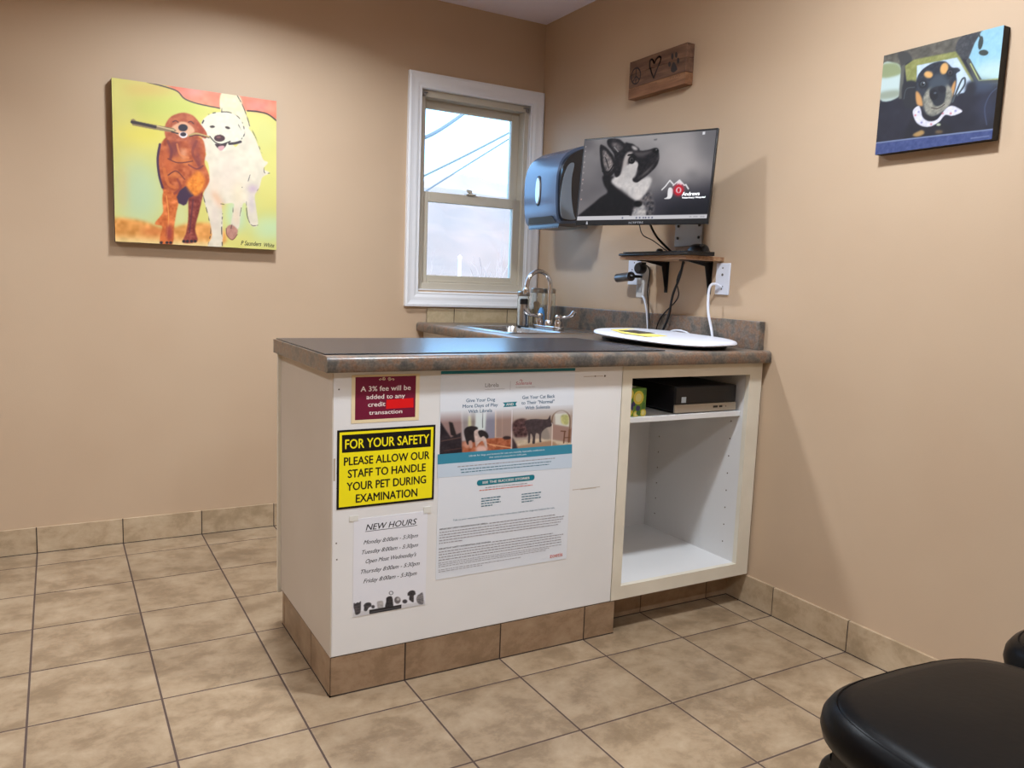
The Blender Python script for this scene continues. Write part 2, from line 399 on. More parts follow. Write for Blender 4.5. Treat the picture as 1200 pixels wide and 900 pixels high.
# tile baseboards: one mesh per wall, tiles with joints on the floor grid
def tiles_x(x0, x1, yf, th, z0, z1, mt, name, gz=True, grid=T):
    m = MB(); k = math.floor(x0/grid)
    while k*grid < x1:
        a = max(x0, k*grid+.002); b = min(x1, (k+1)*grid-.002)
        if b-a > .01: m.box((a, yf, z0), (b, yf+th, z1))
        k += 1
    m.box((x0, yf+(.0015 if th > 0 else -.0015), z0), (x1, yf+th, z1-.001), 1)
    if z0 < .05: m.box((x0, yf-.0025 if th > 0 else yf+.0025, 0), (x1, yf+th, .0022), 1)
    return m.out(name, [mt, M_grout], bevel=None, fix=False)
def tiles_y(y0, y1, xf, th, z0, z1, mt, name):
    m = MB(); k = math.floor(y0/T)
    while k*T < y1:
        a = max(y0, k*T+.002); b = min(y1, (k+1)*T-.002)
        if b-a > .01: m.box((xf, a, z0), (xf+th, b, z1))
        k += 1
    s = .0015 if th > 0 else -.0015
    m.box((xf+s, y0, z0), (xf+th, y1, z1-.001), 1)
    m.box((xf-s*1.7, y0, 0), (xf+th, y1, .0022), 1)
    return m.out(name, [mt, M_grout], fix=False)
tag(tiles_x(XL, 1.60, YB-.009, .009, 0, .104, M_btile, 'baseboard_back'), kind='structure')
tag(tiles_y(YF, -1.32, XR-.010, .010, 0, .104, M_btile, 'baseboard_right'), kind='structure')
tag(tiles_y(YF, YB-.009, XL+.009, -.009, 0, .104, M_btile, 'baseboard_left'), kind='structure')
tag(tiles_x(XL+.009, XR-.010, YF+.009, -.009, 0, .104, M_btile, 'baseboard_front'), kind='structure')

# window ---------------------------------------------------------------------
win = empty('window_1', (1.90, YB, WZ0), None, None); tag(win, kind='structure')
TX0, TX1, TZ0, TZ1 = 1.535, 2.264, 1.007, 2.088
def casing():
    m = MB(); prof = [(0, 0), (0, .020), (.010, .022), (.020, .019), (.030, .017), (.045, .0165), (.058, .012), (.066, .013), (.070, .008), (.070, 0)]
    # mitred frame: profile swept round the rectangle (s = inward distance, d = height above wall)
    cs = [(TX0, TZ0, 1, 1), (TX1, TZ0, -1, 1), (TX1, TZ1, -1, -1), (TX0, TZ1, 1, -1)]
    rings = [[m.bm.verts.new((cx+sx*s_*(1.0 if True else 1), YB-d, cz+sz*s_)) for s_, d in prof] for cx, cz, sx, sz in cs]
    n = len(prof)
    for i in range(4):
        a, b = rings[i], rings[(i+1) % 4]
        for k in range(n): m.bm.faces.new((a[k], a[(k+1) % n], b[(k+1) % n], b[k]))
    return m.out('casing', M_trim, win)
def rect_frame(m, x0, z0, x1, z1, wl, wr, wb, wt, y0, y1, mi=0):
    m.box((x0, y0, z0), (x0+wl, y1, z1), mi); m.box((x1-wr, y0, z0), (x1, y1, z1), mi)
    m.box((x0+wl, y0, z0), (x1-wr, y1, z0+wb), mi); m.box((x0+wl, y0, z1-wt), (x1-wr, y1, z1), mi)
IX0, IX1, IZ0, IZ1 = 1.604, 2.195, 1.077, 2.018
kids = [casing()]
m = MB(); rect_frame(m, WX0-.0, WZ0-.0, WX1, WZ1, .006, .006, .006, .022, YB-.002, YB+.060); kids.append(m.out('jamb', M_trim, fix=False))
FX0, FX1, FZ0, FZ1 = 1.607, 2.194, 1.091, 2.018
m = MB(); rect_frame(m, FX0, FZ0, FX1, FZ1, .022, .022, .030, .030, YB+.012, YB+.115); kids.append(m.out('outer_frame', M_vinyl, bevel=.002, fix=False))
SX0, SX1 = FX0+.020, FX1-.020
# upper sash (outer), lower sash (inner)
m = MB(); rect_frame(m, SX0+.001, 1.515, SX1-.001, FZ1-.028, .030, .042, .035, .040, YB+.070, YB+.100); up = m.out('upper_sash', M_vinyl, bevel=.003, fix=False); kids.append(up)
m = MB(); rect_frame(m, SX0+.001, FZ0+.028, SX1-.001, 1.556, .036, .040, .040, .048, YB+.030, YB+.062); lo = m.out('lower_sash', M_vinyl, bevel=.003, fix=False); kids.append(lo)
put(win, *kids)
def sub(par, o):
    o.parent = par; o.matrix_parent_inverse = Matrix.Identity(4); return o
sub(up, MB().box((SX0+.03, YB+.083, 1.548), (SX1-.04, YB+.087, FZ1-.066)).out('pane', M_pane))
sub(lo, MB().box((SX0+.035, YB+.044, FZ0+.066), (SX1-.039, YB+.048, 1.510)).out('pane', M_pane))
m = MB(); m.box((1.672, YB+.018, 1.117), (2.135, YB+.032, 1.127)); m.box((1.672, YB+.022, 1.127), (2.135, YB+.032, 1.133)); sub(lo, m.out('lift_rail', M_vinyl, bevel=.002, fix=False))
m = MB(); m.box((1.865, YB+.020, 1.556), (1.915, YB+.055, 1.562)); m.tube([(1.89, YB+.035, 1.562), (1.89, YB+.035, 1.572), (1.868, YB+.026, 1.577)], [.011, .010, .006], 12); sub(lo, m.out('sash_lock', M_vinyl, smooth=40, fix=False))
for x in (1.625, 2.175):
    m = MB(); s_ = 1 if x < 1.9 else -1
    m.box((x-.014, YB+.002, 2.004), (x+.014, YB+.016, 2.009)); m.box((x-s_*.014, YB, 1.985), (x-s_*.011, YB+.016, 2.006)); m.lathe([(.007, -.004), (.009, 0), (.007, .007)], (x-s_*.004, YB+.005, 1.995), 14, axis=(1, 0, 0))
    b = m.out('shade_bracket', mat('dull_nickel', (150, 144, 140), .35, metal=.6), bevel=.001, fix=False); put(win, b)
# beige tile strip under the window
tag(tiles_x(1.655, 2.238, YB-.007, .007, .9306, .999, M_stile, 'trim_1', grid=.3) , kind='structure')

# ================================================================== PENINSULA BASE
root = empty('peninsula_base', ((XI+1.64)/2, -1.1, 0), 'long white closed peninsula base covered in taped notices, with tiled kick', 'counter base')
YBK = -.86
p = []
p.append(MB().box((XI+.003, YI, .113), (1.640, YI+.016, .8875)).out('front_panel', M_white, bevel=.0015))
p.append(MB().box((XI, YI+.0005, .113), (XI+.003, YBK, .8875)).out('side_panel', M_white_shade))
tag(p[-1], 'white end panel of the base, its shade painted in as tan')
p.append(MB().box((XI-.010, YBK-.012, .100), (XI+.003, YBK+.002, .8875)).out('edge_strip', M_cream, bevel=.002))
p.append(MB().box((XI+.003, YBK-.016, .113), (1.640, YBK, .8875)).out('back_panel', M_white_shade))
# kick tiles
m = MB()
xs = [XI, 3*T, 4*T, 5*T, 1.660]
for a, b in zip(xs, xs[1:]): m.box((a+.0022, YI, 0.003), (b-.0022, YI+.010, .1105))
ys = [YI, -4*T, -3*T, -.893]
for a, b in zip(ys, ys[1:]): m.box((XI, a+.0022, 0.003), (XI+.010, b-.0015, .1105))
m.box((XI+.0012, YI+.0012, 0), (1.6595, YI+.020, .1125), 1); m.box((XI+.0012, YI+.0012, 0), (XI+.02, -.893, .1125), 1); m.box((XI-.0015, YI-.0015, 0), (1.6595, YI+.02, .0022), 1); m.box((XI-.0015, YI-.0015, 0), (XI+.02, -.893, .0022), 1)
m.box((1.645, YI+.003, 0), (1.660, -1.322, .1125), 1)
p.append(m.out('kick_tiles', [M_ktile, M_grout], fix=False))
# scratches and screw holes on the panel
pr = Print((0, YI, 0), (1, 0, 0), (0, 0, 1), 1, 1, [(0, 0), (1, 0), (1, 1), (0, 1)])
M_scr = mat('scratch', (186, 170, 150), .7); M_hole = mat('screw_hole', (92, 78, 66), .8)
def disc(pr, u, v, r, m, st=False): pr.poly_uv([(u+r*math.cos(k*PI/5), v+r*math.sin(k*PI/5)) for k in range(10)], m, st)
pr.k = 1
pr.rect(1.492, .8555, 1.565, .8575, M_scr, False); disc(pr, 1.572, .8565, .0035, M_hole); disc(pr, 1.535, .8565, .0025, M_hole)
pr.rect(1.470, .5015, 1.575, .5035, M_scr, False); pr.rect(1.50, .4995, 1.56, .5010, M_scr, False)
for u, v in ((.724, .842), (.722, .62), (.721, .43), (.723, .385), (.722, .58)): disc(pr, u, v, .0022, M_hole)
pr.rect(.7115, .60, .716, .66, M_scr, False)
p.append(pr.out('wear_marks')); p[-1]['kind'] = 'stuff'
put(root, *p)

# ================================================================== OPEN BASE CABINET
root = empty('open_base_cabinet', (1.95, -1.1, 0), 'open white base cabinet without a door beside the right wall, one high shelf', 'cabinet')
CX0, CX1 = 1.642, XR-.012; OX0, OX1, OZ0, OZ1 = 1.680, 2.198, .158, .846
p = []
m = MB(); ff = YI-.001
m.box((CX0, ff, .113), (OX0, ff+.019, .8875)); m.box((OX1, ff, .113), (CX1, ff+.019, .8875)); m.box((OX0, ff, .113), (OX1, ff+.019, OZ0)); m.box((OX0, ff, OZ1), (OX1, ff+.019, .8875))
p.append(m.out('face_frame', M_cream, fix=False))
tag(p[-1], 'cream face frame round the opening')
CYB = YBK-.02
for nm, a, b in (('side_panel', (1.664, ff+.019, .113), (1.678, CYB, .8875)), ('side_panel', (2.200, ff+.019, .113), (2.216, CYB, .8875)),
                 ('bottom_panel', (1.678, ff+.019, .140), (2.200, CYB, .158)), ('rear_panel', (1.678, CYB-.012, .158), (2.200, CYB, .8875)),
                 ('top_panel', (1.678, ff+.02, .872), (2.200, CYB-.012, .8875))):
    p.append(MB().box(a, b).out(nm, M_int, fix=False))
p.append(MB().box((1.6785, ff+.034, .694), (2.1995, CYB-.014, .712)).out('shelf', M_int, bevel=.001))
m = MB()
for z in [.22+.064*k for k in range(10)]:
    for y in (ff+.075, CYB-.075): m.lathe([(.0028, -.0006), (.0028, .0004)], (2.1998, y, z), 8, axis=(-1, 0, 0))
for z in (.62, .56):
    m.lathe([(.0028, -.0006), (.0028, .0004)], (1.72, CYB-.0122, z), 8, axis=(0, -1, 0))
p.append(m.out('pin_holes', M_hole, fix=False)); p[-1]['kind'] = 'stuff'
kt = tiles_x(1.6605, XR-.010, -1.320, .010, 0, .112, M_ktile, 'kick_tiles'); p.append(kt)
put(root, *p)

# base cabinet under the sink, along the right wall
root = empty('sink_base_cabinet', (1.95, -.35, 0), 'white sink base cabinet behind the peninsula, under the window counter', 'cabinet')
m = MB()
for a, b in (((1.640, YBK+.005, .10), (1.656, YB-.003, .8875)), ((2.246, YBK+.005, .10), (2.262, YB-.003, .8875)), ((1.656, YBK+.005, .10), (2.246, YBK+.021, .8875)), ((1.656, YB-.019, .10), (2.246, YB-.003, .8875)), ((1.656, YBK+.021, .10), (2.246, YB-.019, .118))): m.box(a, b)
p = [m.out('body', M_white, fix=False), MB().box((1.70, YBK+.005, 0), (2.262, YB-.003, .10)).out('kick_board', M_ktile)]
for y0, y1 in ((-.82, -.36), (-.35, .12)):
    p.append(MB().box((1.622, y0, .14), (1.640, y1, .85)).out('door', M_white, bevel=.002))
put(root, *p)

# ================================================================== COUNTERTOP
root = empty('countertop', (1.5, -1.1, .8875), 'mottled brown laminate worktop over the peninsula and sink run, with low backsplash', 'worktop')
ZT, ZB = .9306, .8885
m = MB()
def nose(yc, zt, zb, sgn):     # rounded front edge cross-section (y,z) seen along x; yc = outer face
    r = .014; return [(yc+sgn*r*(1-math.sin(t)), zt-r*(1-math.cos(t))) for t in [PI/2*k/6 for k in range(7)]][::1]
sec = [(-.868, ZB), (-.868, ZT)] + nose(-1.445, ZT, ZB, 1) + [(-1.445, ZB+.006), (-1.441, ZB)]
m.prism([(.684, y, z) for y, z in sec], (XR-.004-.684, 0, 0))
top = m.out('peninsula_top', M_lam, smooth=50)
m = MB(); SKX0, SKX1, SKY0, SKY1 = 1.700, 2.085, -.60, -.12       # sink cut-out
r = .014
def sec2(): return [(XR-.004, ZB), (XR-.004, ZT)] + [(1.602+r*(1-math.sin(t)), ZT-r*(1-math.cos(t))) for t in [PI/2*k/6 for k in range(7)]] + [(1.602, ZB+.006), (1.606, ZB)]
def secL(xr): return [(xr, ZB), (xr, ZT)] + sec2()[2:]
m.prism([(x, -.868, z) for x, z in secL(SKX0)], (0, YB-.002+.868, 0))
m.box((SKX1, -.868, ZB), (XR-.004, YB-.002, ZT)); m.box((SKX0, -.868, ZB), (SKX1, SKY0, ZT)); m.box((SKX0, SKY1, ZB), (SKX1, YB-.002, ZT))
ret = m.out('sink_run_top', M_lam, smooth=50, fix=False)
bs = MB().box((2.240, -1.404, ZT-.0005), (XR-.001, YB-.001, 1.031)).out('backsplash', M_lam, bevel=.003)
put(root, top, ret, bs)

# sink
root = empty('sink', (1.86, -.36, ZT), 'stainless steel drop-in sink set in the counter under the window', 'sink')
m = MB()
def ring(z, x0, y0, x1, y1, r_): return [(x, y, z) for x, y in rrect(x0, y0, x1, y1, r_, 5)]
loops = [ring(ZT+.0006, 1.672, -.625, 2.105, -.105, .03), ring(ZT+.004, 1.676, -.621, 2.101, -.109, .03), ring(ZT+.003, 1.712, -.585, 1.965, -.150, .04), ring(ZT-.012, 1.718, -.580, 1.958, -.155, .04), ring(.815, 1.735, -.565, 1.942, -.170, .05), ring(.800, 1.76, -.54, 1.92, -.20, .05)]
vr = [[m.bm.verts.new(q) for q in l] for l in loops]; n = len(vr[0])
for a, b in zip(vr, vr[1:]):
    for k in range(n): m.bm.faces.new((a[k], a[(k+1) % n], b[(k+1) % n], b[k]))
m.bm.faces.new(vr[-1])
put(root, m.out('basin', M_steel, smooth=35), MB().lathe([(.040, 0), (.040, .003), (.030, .004), (.0, .002)], (1.84, -.37, .800), 20).out('drain', M_chrome, smooth=40))

# faucet
FXc, FYc = 2.025, -.36; zf = ZT+.0035
root = empty('faucet', (FXc, FYc, zf), 'chrome gooseneck faucet with two wing levers behind the sink', 'faucet')
p = []
m = MB(); o2 = [(x, y, zf) for x, y in rrect(FXc-.028, FYc-.105, FXc+.028, FYc+.105, .027)]; m.prism(o2, (0, 0, .016)); p.append(m.out('base_plate', M_chrome, bevel=.004))
sp = [(FXc, FYc, zf+.016), (FXc, FYc, 1.03), (FXc, FYc, 1.13)] + [(FXc-.060+.060*math.cos(t), FYc, 1.13+.060*math.sin(t)) for t in [PI*k/12 for k in range(1, 12)]] + [(FXc-.122, FYc, 1.122), (FXc-.124, FYc, 1.105)]
m = MB(); m.tube(sp, [.0095]*(len(sp)-2)+[.0095, .0105], 14); m.lathe([(.019, 0), (.019, .018), (.012, .026)], (FXc, FYc, zf+.016), 18); p.append(m.out('spout', M_chrome, smooth=45, fix=False))
p.append(MB().lathe([(.012, -.022), (.0135, -.018), (.0135, 0), (.011, .004)], (FXc-.124, FYc, 1.110), 16).out('aerator', M_chrome, smooth=45))
for sy, dirv in ((-1, (.055, -.055)), (1, (-.06, .02))):
    hy = FYc+sy*.078
    m = MB(); m.lathe([(.018, 0), (.017, .02), (.013, .03), (.015, .034), (.015, .046), (.008, .052)], (FXc, hy, zf+.016), 18)
    a = Vector((FXc, hy, zf+.055)); d = Vector((*dirv, 0)).normalized()
    pts = [a, a+d*.02+Vector((0, 0, .002)), a+d*.045+Vector((0, 0, .004)), a+d*.062+Vector((0, 0, .014)), a+d*.072+Vector((0, 0, .03))]
    m.tube(pts, [.007, .007, .008, .011, .010], 12); p.append(m.out('wing_handle', M_chrome, smooth=50, fix=False))
put(root, *p)

# jars + steel bottle in the corner
M_lid = mat('brushed_lid', (170, 166, 160), .3, metal=1); M_stick = mat('pale_wood_stick', (206, 170, 132), .7); M_bluep = mat('blue_wrapper', (96, 160, 220), .5); M_cot = mat('cotton', (240, 238, 235), .9)
def jar(x, y, rad, h, label, lidh=.018):
    r_ = empty('glass_jar', (x, y, ZT), label, 'jar', 'clear jars beside the faucet')
    b = MB().lathe([(rad*.9, .0005), (rad, .004), (rad, h-.02), (rad*.92, h-.012), (rad*.92, h), (rad*.86, h), (rad*.86, h-.014), (rad*.94, h-.022), (rad*.94, .008), (.0, .008)], (x, y, ZT), 24).out('glass_body', M_glass, smooth=40)
    l = MB().lathe([(rad*.98, h-.006), (rad, h-.004), (rad, h+lidh-.006), (rad*.85, h+lidh-.002), (rad*.3, h+lidh), (0, h+lidh)], (x, y, ZT), 24).out('lid', M_lid, smooth=40)
    put(r_, b, l); return r_
jar(2.020, -.135, .029, .150, 'smallest clear glass jar with metal lid, left behind the steel bottle')
jar(2.086, -.150, .031, .168, 'clear glass jar of wooden sticks with metal lid, directly behind the faucet spout')
jar(2.154, -.150, .031, .168, 'rightmost clear glass jar with metal lid, in the counter corner')
def sticks(x, y, n, col, nm, lab, hh=.125, rr=.017, cat='sticks'):
    m = MB(); rng = random.Random(n+int(x*100))
    for i in range(n):
        a = rng.uniform(0, 2*PI); b = a+rng.uniform(-.6, .6)+PI*.6; r0 = rng.uniform(0, rr*.7); r1 = rng.uniform(0, rr)
        m.tube([(x+r0*math.cos(a), y+r0*math.sin(a), ZT+.010), (x+r1*math.cos(b), y+r1*math.sin(b), ZT+hh*rng.uniform(.85, 1))], .0022, 6)
    return tag(m.out(nm, col, fix=False), lab, cat, kind='stuff')
sticks(2.086, -.150, 26, M_stick, 'wooden_sticks', 'pale wooden swab sticks standing in the jar behind the spout')
sticks(2.154, -.150, 22, M_stick, 'cotton_swabs', 'tan stick swabs standing in the jar in the corner')
m = MB(); m.tube([(2.060, -.235, ZT+.0005), (2.060, -.235, ZT+.05), (2.060, -.235, ZT+.078), (2.060, -.235, ZT+.095)], [.016, .017, .014, .006], 14)
tag(m.out('blue_packet', mat('blue_plastic', (88, 156, 222), .35), smooth=40), 'small light blue bottle between jars and faucet', 'bottle')
root = empty('steel_bottle', (1.985, -.20, ZT), 'slim brushed steel bottle with black cap beside the jars', 'bottle')
c = (1.985, -.20, ZT)
put(root, MB().lathe([(.019, 0.005), (.019, .108)], c, 24).out('bottle_body', M_steel, smooth=40), MB().lathe([(.0195, .108), (.0195, .130), (.015, .134), (0, .134)], c, 24).out('cap', M_black, smooth=40), MB().lathe([(.027, 0), (.027, .008), (.020, .010)], c, 24).out('base', M_black, smooth=40))

# ================================================================== MAT, SCALE
m = MB(); o2 = [(x, y, ZT+.0003) for x, y in rrect(.690, -1.402, 1.822, -.874, .004, 3)]; m.prism(o2, (0, 0, .0032))
tag(m.out('counter_mat', M_mat, bevel=.001), 'thin black rubber mat covering the peninsula worktop', 'mat')

root = empty('pet_scale', (2.01, -1.14, ZT+.004), 'white oval pet scale with yellow sticker lying on the counter end', 'scale')
def scale_outline(z, g=0, n=48):
    out = []
    a, b = .172+g, .294+g
    for k in range(n):
        t = 2*PI*k/n; ct, st = math.cos(t), math.sin(t); e = 2/3.2
        x = a*abs(ct)**e*(1 if ct > 0 else -1); y = b*abs(st)**e*(1 if st > 0 else -1)
        x *= 1-.12*abs(y/b)**2
        th = math.radians(4); out.append((2.028+x*math.cos(th)-y*math.sin(th), -1.135+x*math.sin(th)+y*math.cos(th), z))
    return out
m = MB(); zs = ZT+.0035
lo_ = [scale_outline(zs+.006, -.030), scale_outline(zs+.008, -.006), scale_outline(zs+.012, 0), scale_outline(zs+.018, -.002), scale_outline(zs+.0215, -.010), scale_outline(zs+.0235, -.030), scale_outline(zs+.0255, -.08), scale_outline(zs+.0265, -.14)]
TILT = lambda q: (q[0], q[1], q[2]+.030*max(0, (q[0]-1.86)*.6+(q[1]+1.40)*.8))
lo_ = [[TILT(q) for q in l] for l in lo_]
vr = [[m.bm.verts.new(q) for q in l] for l in lo_]; n = len(vr[0])
for a, b in zip(vr, vr[1:]):
    for k in range(n): m.bm.faces.new((a[k], a[(k+1) % n], b[(k+1) % n], b[k]))
m.bm.faces.new(vr[0][::-1]); m.bm.faces.new(vr[-1])
tray = m.out('tray', M_wplast, smooth=60)
m = MB(); a = [m.bm.verts.new(q) for q in scale_outline(zs, -.034)]; b = [m.bm.verts.new(q) for q in scale_outline(zs+.007, -.030)]
for k in range(n): m.bm.faces.new((a[k], a[(k+1) % n], b[(k+1) % n], b[k]))
m.bm.faces.new(a[::-1]); m.bm.faces.new(b)
base = m.out('base', M_black)
zt = zs+.0250
st_ = MB().prism([TILT((x, y, zt)) for x, y in ((1.925, -.960), (2.040, -.930), (2.050, -1.060), (1.975, -1.230), (1.890, -1.220), (1.880, -1.090))], (0, 0, .0012)).out('yellow_sticker', mat('yellow_sticker', (240, 222, 120), .6))
dp = MB().prism([TILT((x, y, zt+.0012)) for x, y in ((1.925, -1.130), (2.0, -1.130), (2.0, -1.010), (1.925, -1.010))], (0, 0, .0014)).out('display', mat('lcd_dark', (70, 64, 52), .3))
put(root, tray, base, st_, dp)

# ================================================================== INSIDE THE CABINET
root = empty('tissue_box', (1.735, -1.33, .712), 'green and yellow lemon-pattern tissue box on the cabinet shelf', 'tissue box')
TB = ((1.697, -1.365, .712), (1.783, -1.255, .805))
b = MB().box(*TB).out('carton', mat('lemon_box_green', (120, 158, 60), .5, var=(30, (92, 140, 52), 3)), bevel=.002)
pr = Print((1.697, -1.3651, .712), (1, 0, 0), (0, 0, 1), .086, .093, [(0, 0), (100, 0), (100, 100), (0, 100)])
ML = mat('lemon_yellow', (232, 214, 84), .5); ML2 = mat('lemon_pale', (240, 232, 150), .5); MP = mat('leaf_navy', (64, 62, 110), .5); MG = mat('leaf_green', (74, 120, 60), .5)
for (cx, cy, r_) in ((62, 33, 25), (18, 20, 20), (14, 76, 25), (88, 88, 14), (52, 92, 12)):
    pr.poly([(cx+r_*math.cos(k*PI/7), cy+r_*math.sin(k*PI/7)) for k in range(14)], ML); pr.poly([(cx+r_*.6*math.cos(k*PI/7), cy+r_*.6*math.sin(k*PI/7)) for k in range(14)], ML2)
for pts in (((25, 50), (38, 60), (36, 80), (24, 66)), ((55, 62), (72, 66), (66, 84), (52, 76)), ((40, 45), (48, 58), (40, 64), (32, 54))): pr.poly(pts, MP, 3)
for pts in (((80, 60), (92, 50), (96, 70), (84, 76)), ((84, 8), (97, 6), (96, 24), (86, 20)), ((58, 80), (76, 84), (70, 96), (56, 92))): pr.poly(pts, MG, 3)
f1 = pr.out('fruit_print')
sl = MB().prism([(x, y, .8052) for x, y in rrect(1.715, -1.345, 1.765, -1.275, .02)], (0, 0, .0006)).out('opening', mat('tissue_slot', (225, 222, 214), .7))
put(root, b, f1, sl)
root = empty('desktop_computer', (2.04, -1.2, .712), 'small black desktop computer with silver lower front on the cabinet shelf', 'computer')
PX0, PX1, PY0, PY1 = 1.902, 2.184, -1.372, -1.02
p = [MB().box((PX0, PY0+.004, .718), (PX1, PY1, .806)).out('case', mat('pc_black', (34, 32, 36), .4), bevel=.004),
     MB().box((PX0+.002, PY0, .745), (PX1-.002, PY0+.006, .804)).out('front_bezel', mat('pc_bezel', (30, 29, 34), .35, var=(150, (24, 24, 28), 2)), bevel=.002),
     MB().box((PX0-.001, PY0-.002, .7155), (PX1+.001, PY0+.006, .744)).out('silver_strip', mat('pc_silver', (176, 166, 152), .35, metal=.3), bevel=.002),
     MB().box((PX0+.028, PY0-.0006, .750), (PX0+.048, PY0, .770)).out('sticker', mat('pale_sticker', (190, 206, 220), .4))]
m = MB()
m.box((2.075, PY0-.0028, .728), (2.096, PY0-.002, .735)); m.box((2.103, PY0-.0028, .728), (2.118, PY0-.002, .735)); m.lathe([(.002, 0), (.002, .001)], (2.135, PY0-.002, .731), 10, axis=(0, -1, 0))
p.append(m.out('ports', M_black, fix=False))
p.append(MB().box((2.03, PY0-.0006, .785), (2.155, PY0, .787)).out('vent_line', M_black))
for x in (PX0+.02, PX1-.03):
    p.append(MB().box((x, PY0+.02, .712), (x+.012, PY0+.30, .7175)).out('foot', M_black))
put(root, *p)
# black power supply deep on the shelf
root = empty('power_supply', (1.84, -1.15, .712), 'black power brick lying in the shadow between tissue box and computer', 'power supply')
m = MB().box((1.815, -1.22, .7122), (1.875, -1.08, .745)).out('brick', M_black, bevel=.005)
put(root, m)

# ================================================================== SHELF WITH BRACKETS, KEYBOARD, MOUSE
SY0, SY1, SXF, SZ0, SZ1 = -1.180, -.785, 2.082, 1.243, 1.258
root = empty('wall_shelf', (XR, -.99, SZ0), 'small wooden wall shelf on two black brackets below the monitor', 'shelf')
M_board = wood_mat('shelf_wood', (128, 92, 66), (160, 122, 90), (184, 148, 112), (10, 1, 10), 6)
p = [MB().box((SXF, SY0, SZ0), (XR-.001, SY1, SZ1)).out('board', M_board, bevel=.0015)]
for y in (-.862, -1.112):
    m = MB(); w_ = .011
    m.box((XR-.150, y-w_, SZ0-.004), (XR-.001, y+w_, SZ0)); m.prism([(XR-.0045, y-w_, SZ0-.001), (XR-.0045, y+w_, SZ0-.001), (XR-.0045, y+w_*.75, SZ0-.125), (XR-.0045, y-w_*.75, SZ0-.125)], (.004, 0, 0))
    m.prism([(XR-.004, y-.002, SZ0-.004), (XR-.120, y-.002, SZ0-.004), (XR-.03, y-.002, SZ0-.020), (XR-.008, y-.002, SZ0-.115), (XR-.004, y-.002, SZ0-.115)], (0, .004, 0))
    p.append(m.out('bracket', M_blackm, fix=False))
put(root, *p)
root = empty('keyboard', (2.13, -.99, SZ1), 'slim black keyboard resting on the wooden wall shelf', 'keyboard')
kx0, kx1, ky0, ky1 = 2.070, 2.200, -1.200, -.790
bd = MB().prism([(kx0, ky0, SZ1+.0005), (kx1, ky0, SZ1+.0005), (kx1, ky0, SZ1+.016), (kx0+.006, ky0, SZ1+.010), (kx0, ky0, SZ1+.006)], (0, ky1-ky0, 0)).out('keyboard_body', M_black, bevel=.002)
m = MB()
for r_ in range(5):
    for c_ in range(18):
        x = kx0+.012+r_*.022; y = ky0+.012+c_*.0215; z = SZ1+.0115+r_*.001
        m.box((x, y, z), (x+.018, y+.0175, z+.004))
ks = m.out('keys', mat('key_black', (30, 30, 33), .5), fix=False)
put(root, bd, ks)
def hump(name, cx, cy, z, lx, ly, h, mt, label, cat):
    m = MB(); rings = []
    for j in range(7):
        ph = PI/2*j/6; rings.append([m.bm.verts.new((cx+lx*math.cos(ph)**.6*math.cos(a)*(1) if j < 6 else cx, cy+(ly*math.cos(ph)**.6*math.sin(a) if j < 6 else 0), z+h*math.sin(ph))) for a in [2*PI*k/20 for k in range(20)]])
    for a, b in zip(rings, rings[1:]):
        for k in range(20): m.bm.faces.new((a[k], a[(k+1) % 20], b[(k+1) % 20], b[k]))
    m.bm.faces.new(rings[0][::-1])
    return m
root = empty('computer_mouse', (2.232, -1.125, SZ1), 'black computer mouse behind the keyboard on the shelf, right end', 'mouse')
ms = hump('m', 2.165, -1.150, SZ1+.015, .030, .050, .030, M_black, '', '').out('shell', M_black, smooth=60)
wh = MB().lathe([(.006, -.003), (.006, .003)], (2.150, -1.182, SZ1+.036), 12, axis=(1, 0, 0)).out('scroll_wheel', mat('wheel_grey', (60, 60, 62), .5))
root.location = (2.165, -1.15, SZ1+.016); root['label'] = 'black computer mouse on the right end of the keyboard on the wall shelf'
put(root, ms, wh)
tag(hump('m', 2.222, -.862, SZ1, .014, .024, .036, M_black, '', '').out('webcam_puck', M_black, smooth=60), 'small black rounded device behind the left half of the keyboard', 'device')

# ================================================================== MONITOR + ARM
TLp, TRp, BLp, BRp = Vector((1.878, -.775, 1.694)), Vector((2.104, -1.265, 1.693)), Vector((1.854, -.809, 1.364)), Vector((2.0765, -1.2965, 1.3635))
U = ((TRp-TLp)+(BRp-BLp)).normalized(); Vv = ((TLp-BLp)+(TRp-BRp)).normalized(); Vv = (Vv-U*Vv.dot(U)).normalized(); Nn = U.cross(Vv).normalized()
cen = (TLp+TRp+BLp+BRp)/4; mw, mh = .5385, .3325
mon = empty('monitor', tuple(cen-Vv*mh/2), 'flat black computer monitor showing a black and white puppy wallpaper', 'monitor')
MM = Matrix(((U.x, Vv.x, Nn.x, cen.x), (U.y, Vv.y, Nn.y, cen.y), (U.z, Vv.z, Nn.z, cen.z), (0, 0, 0, 1)))
shell = MB().box((-mw/2, -mh/2, -.012), (mw/2, mh/2, 0), mtx=MM).out('shell', M_black, bevel=.002)
back = MB().box((-.17, -.12, -.040), (.17, .09, -.012), mtx=MM).out('rear_housing', M_black, bevel=.008)
quad = [(45, 125), (920, 57), (882, 695), (20, 695)]
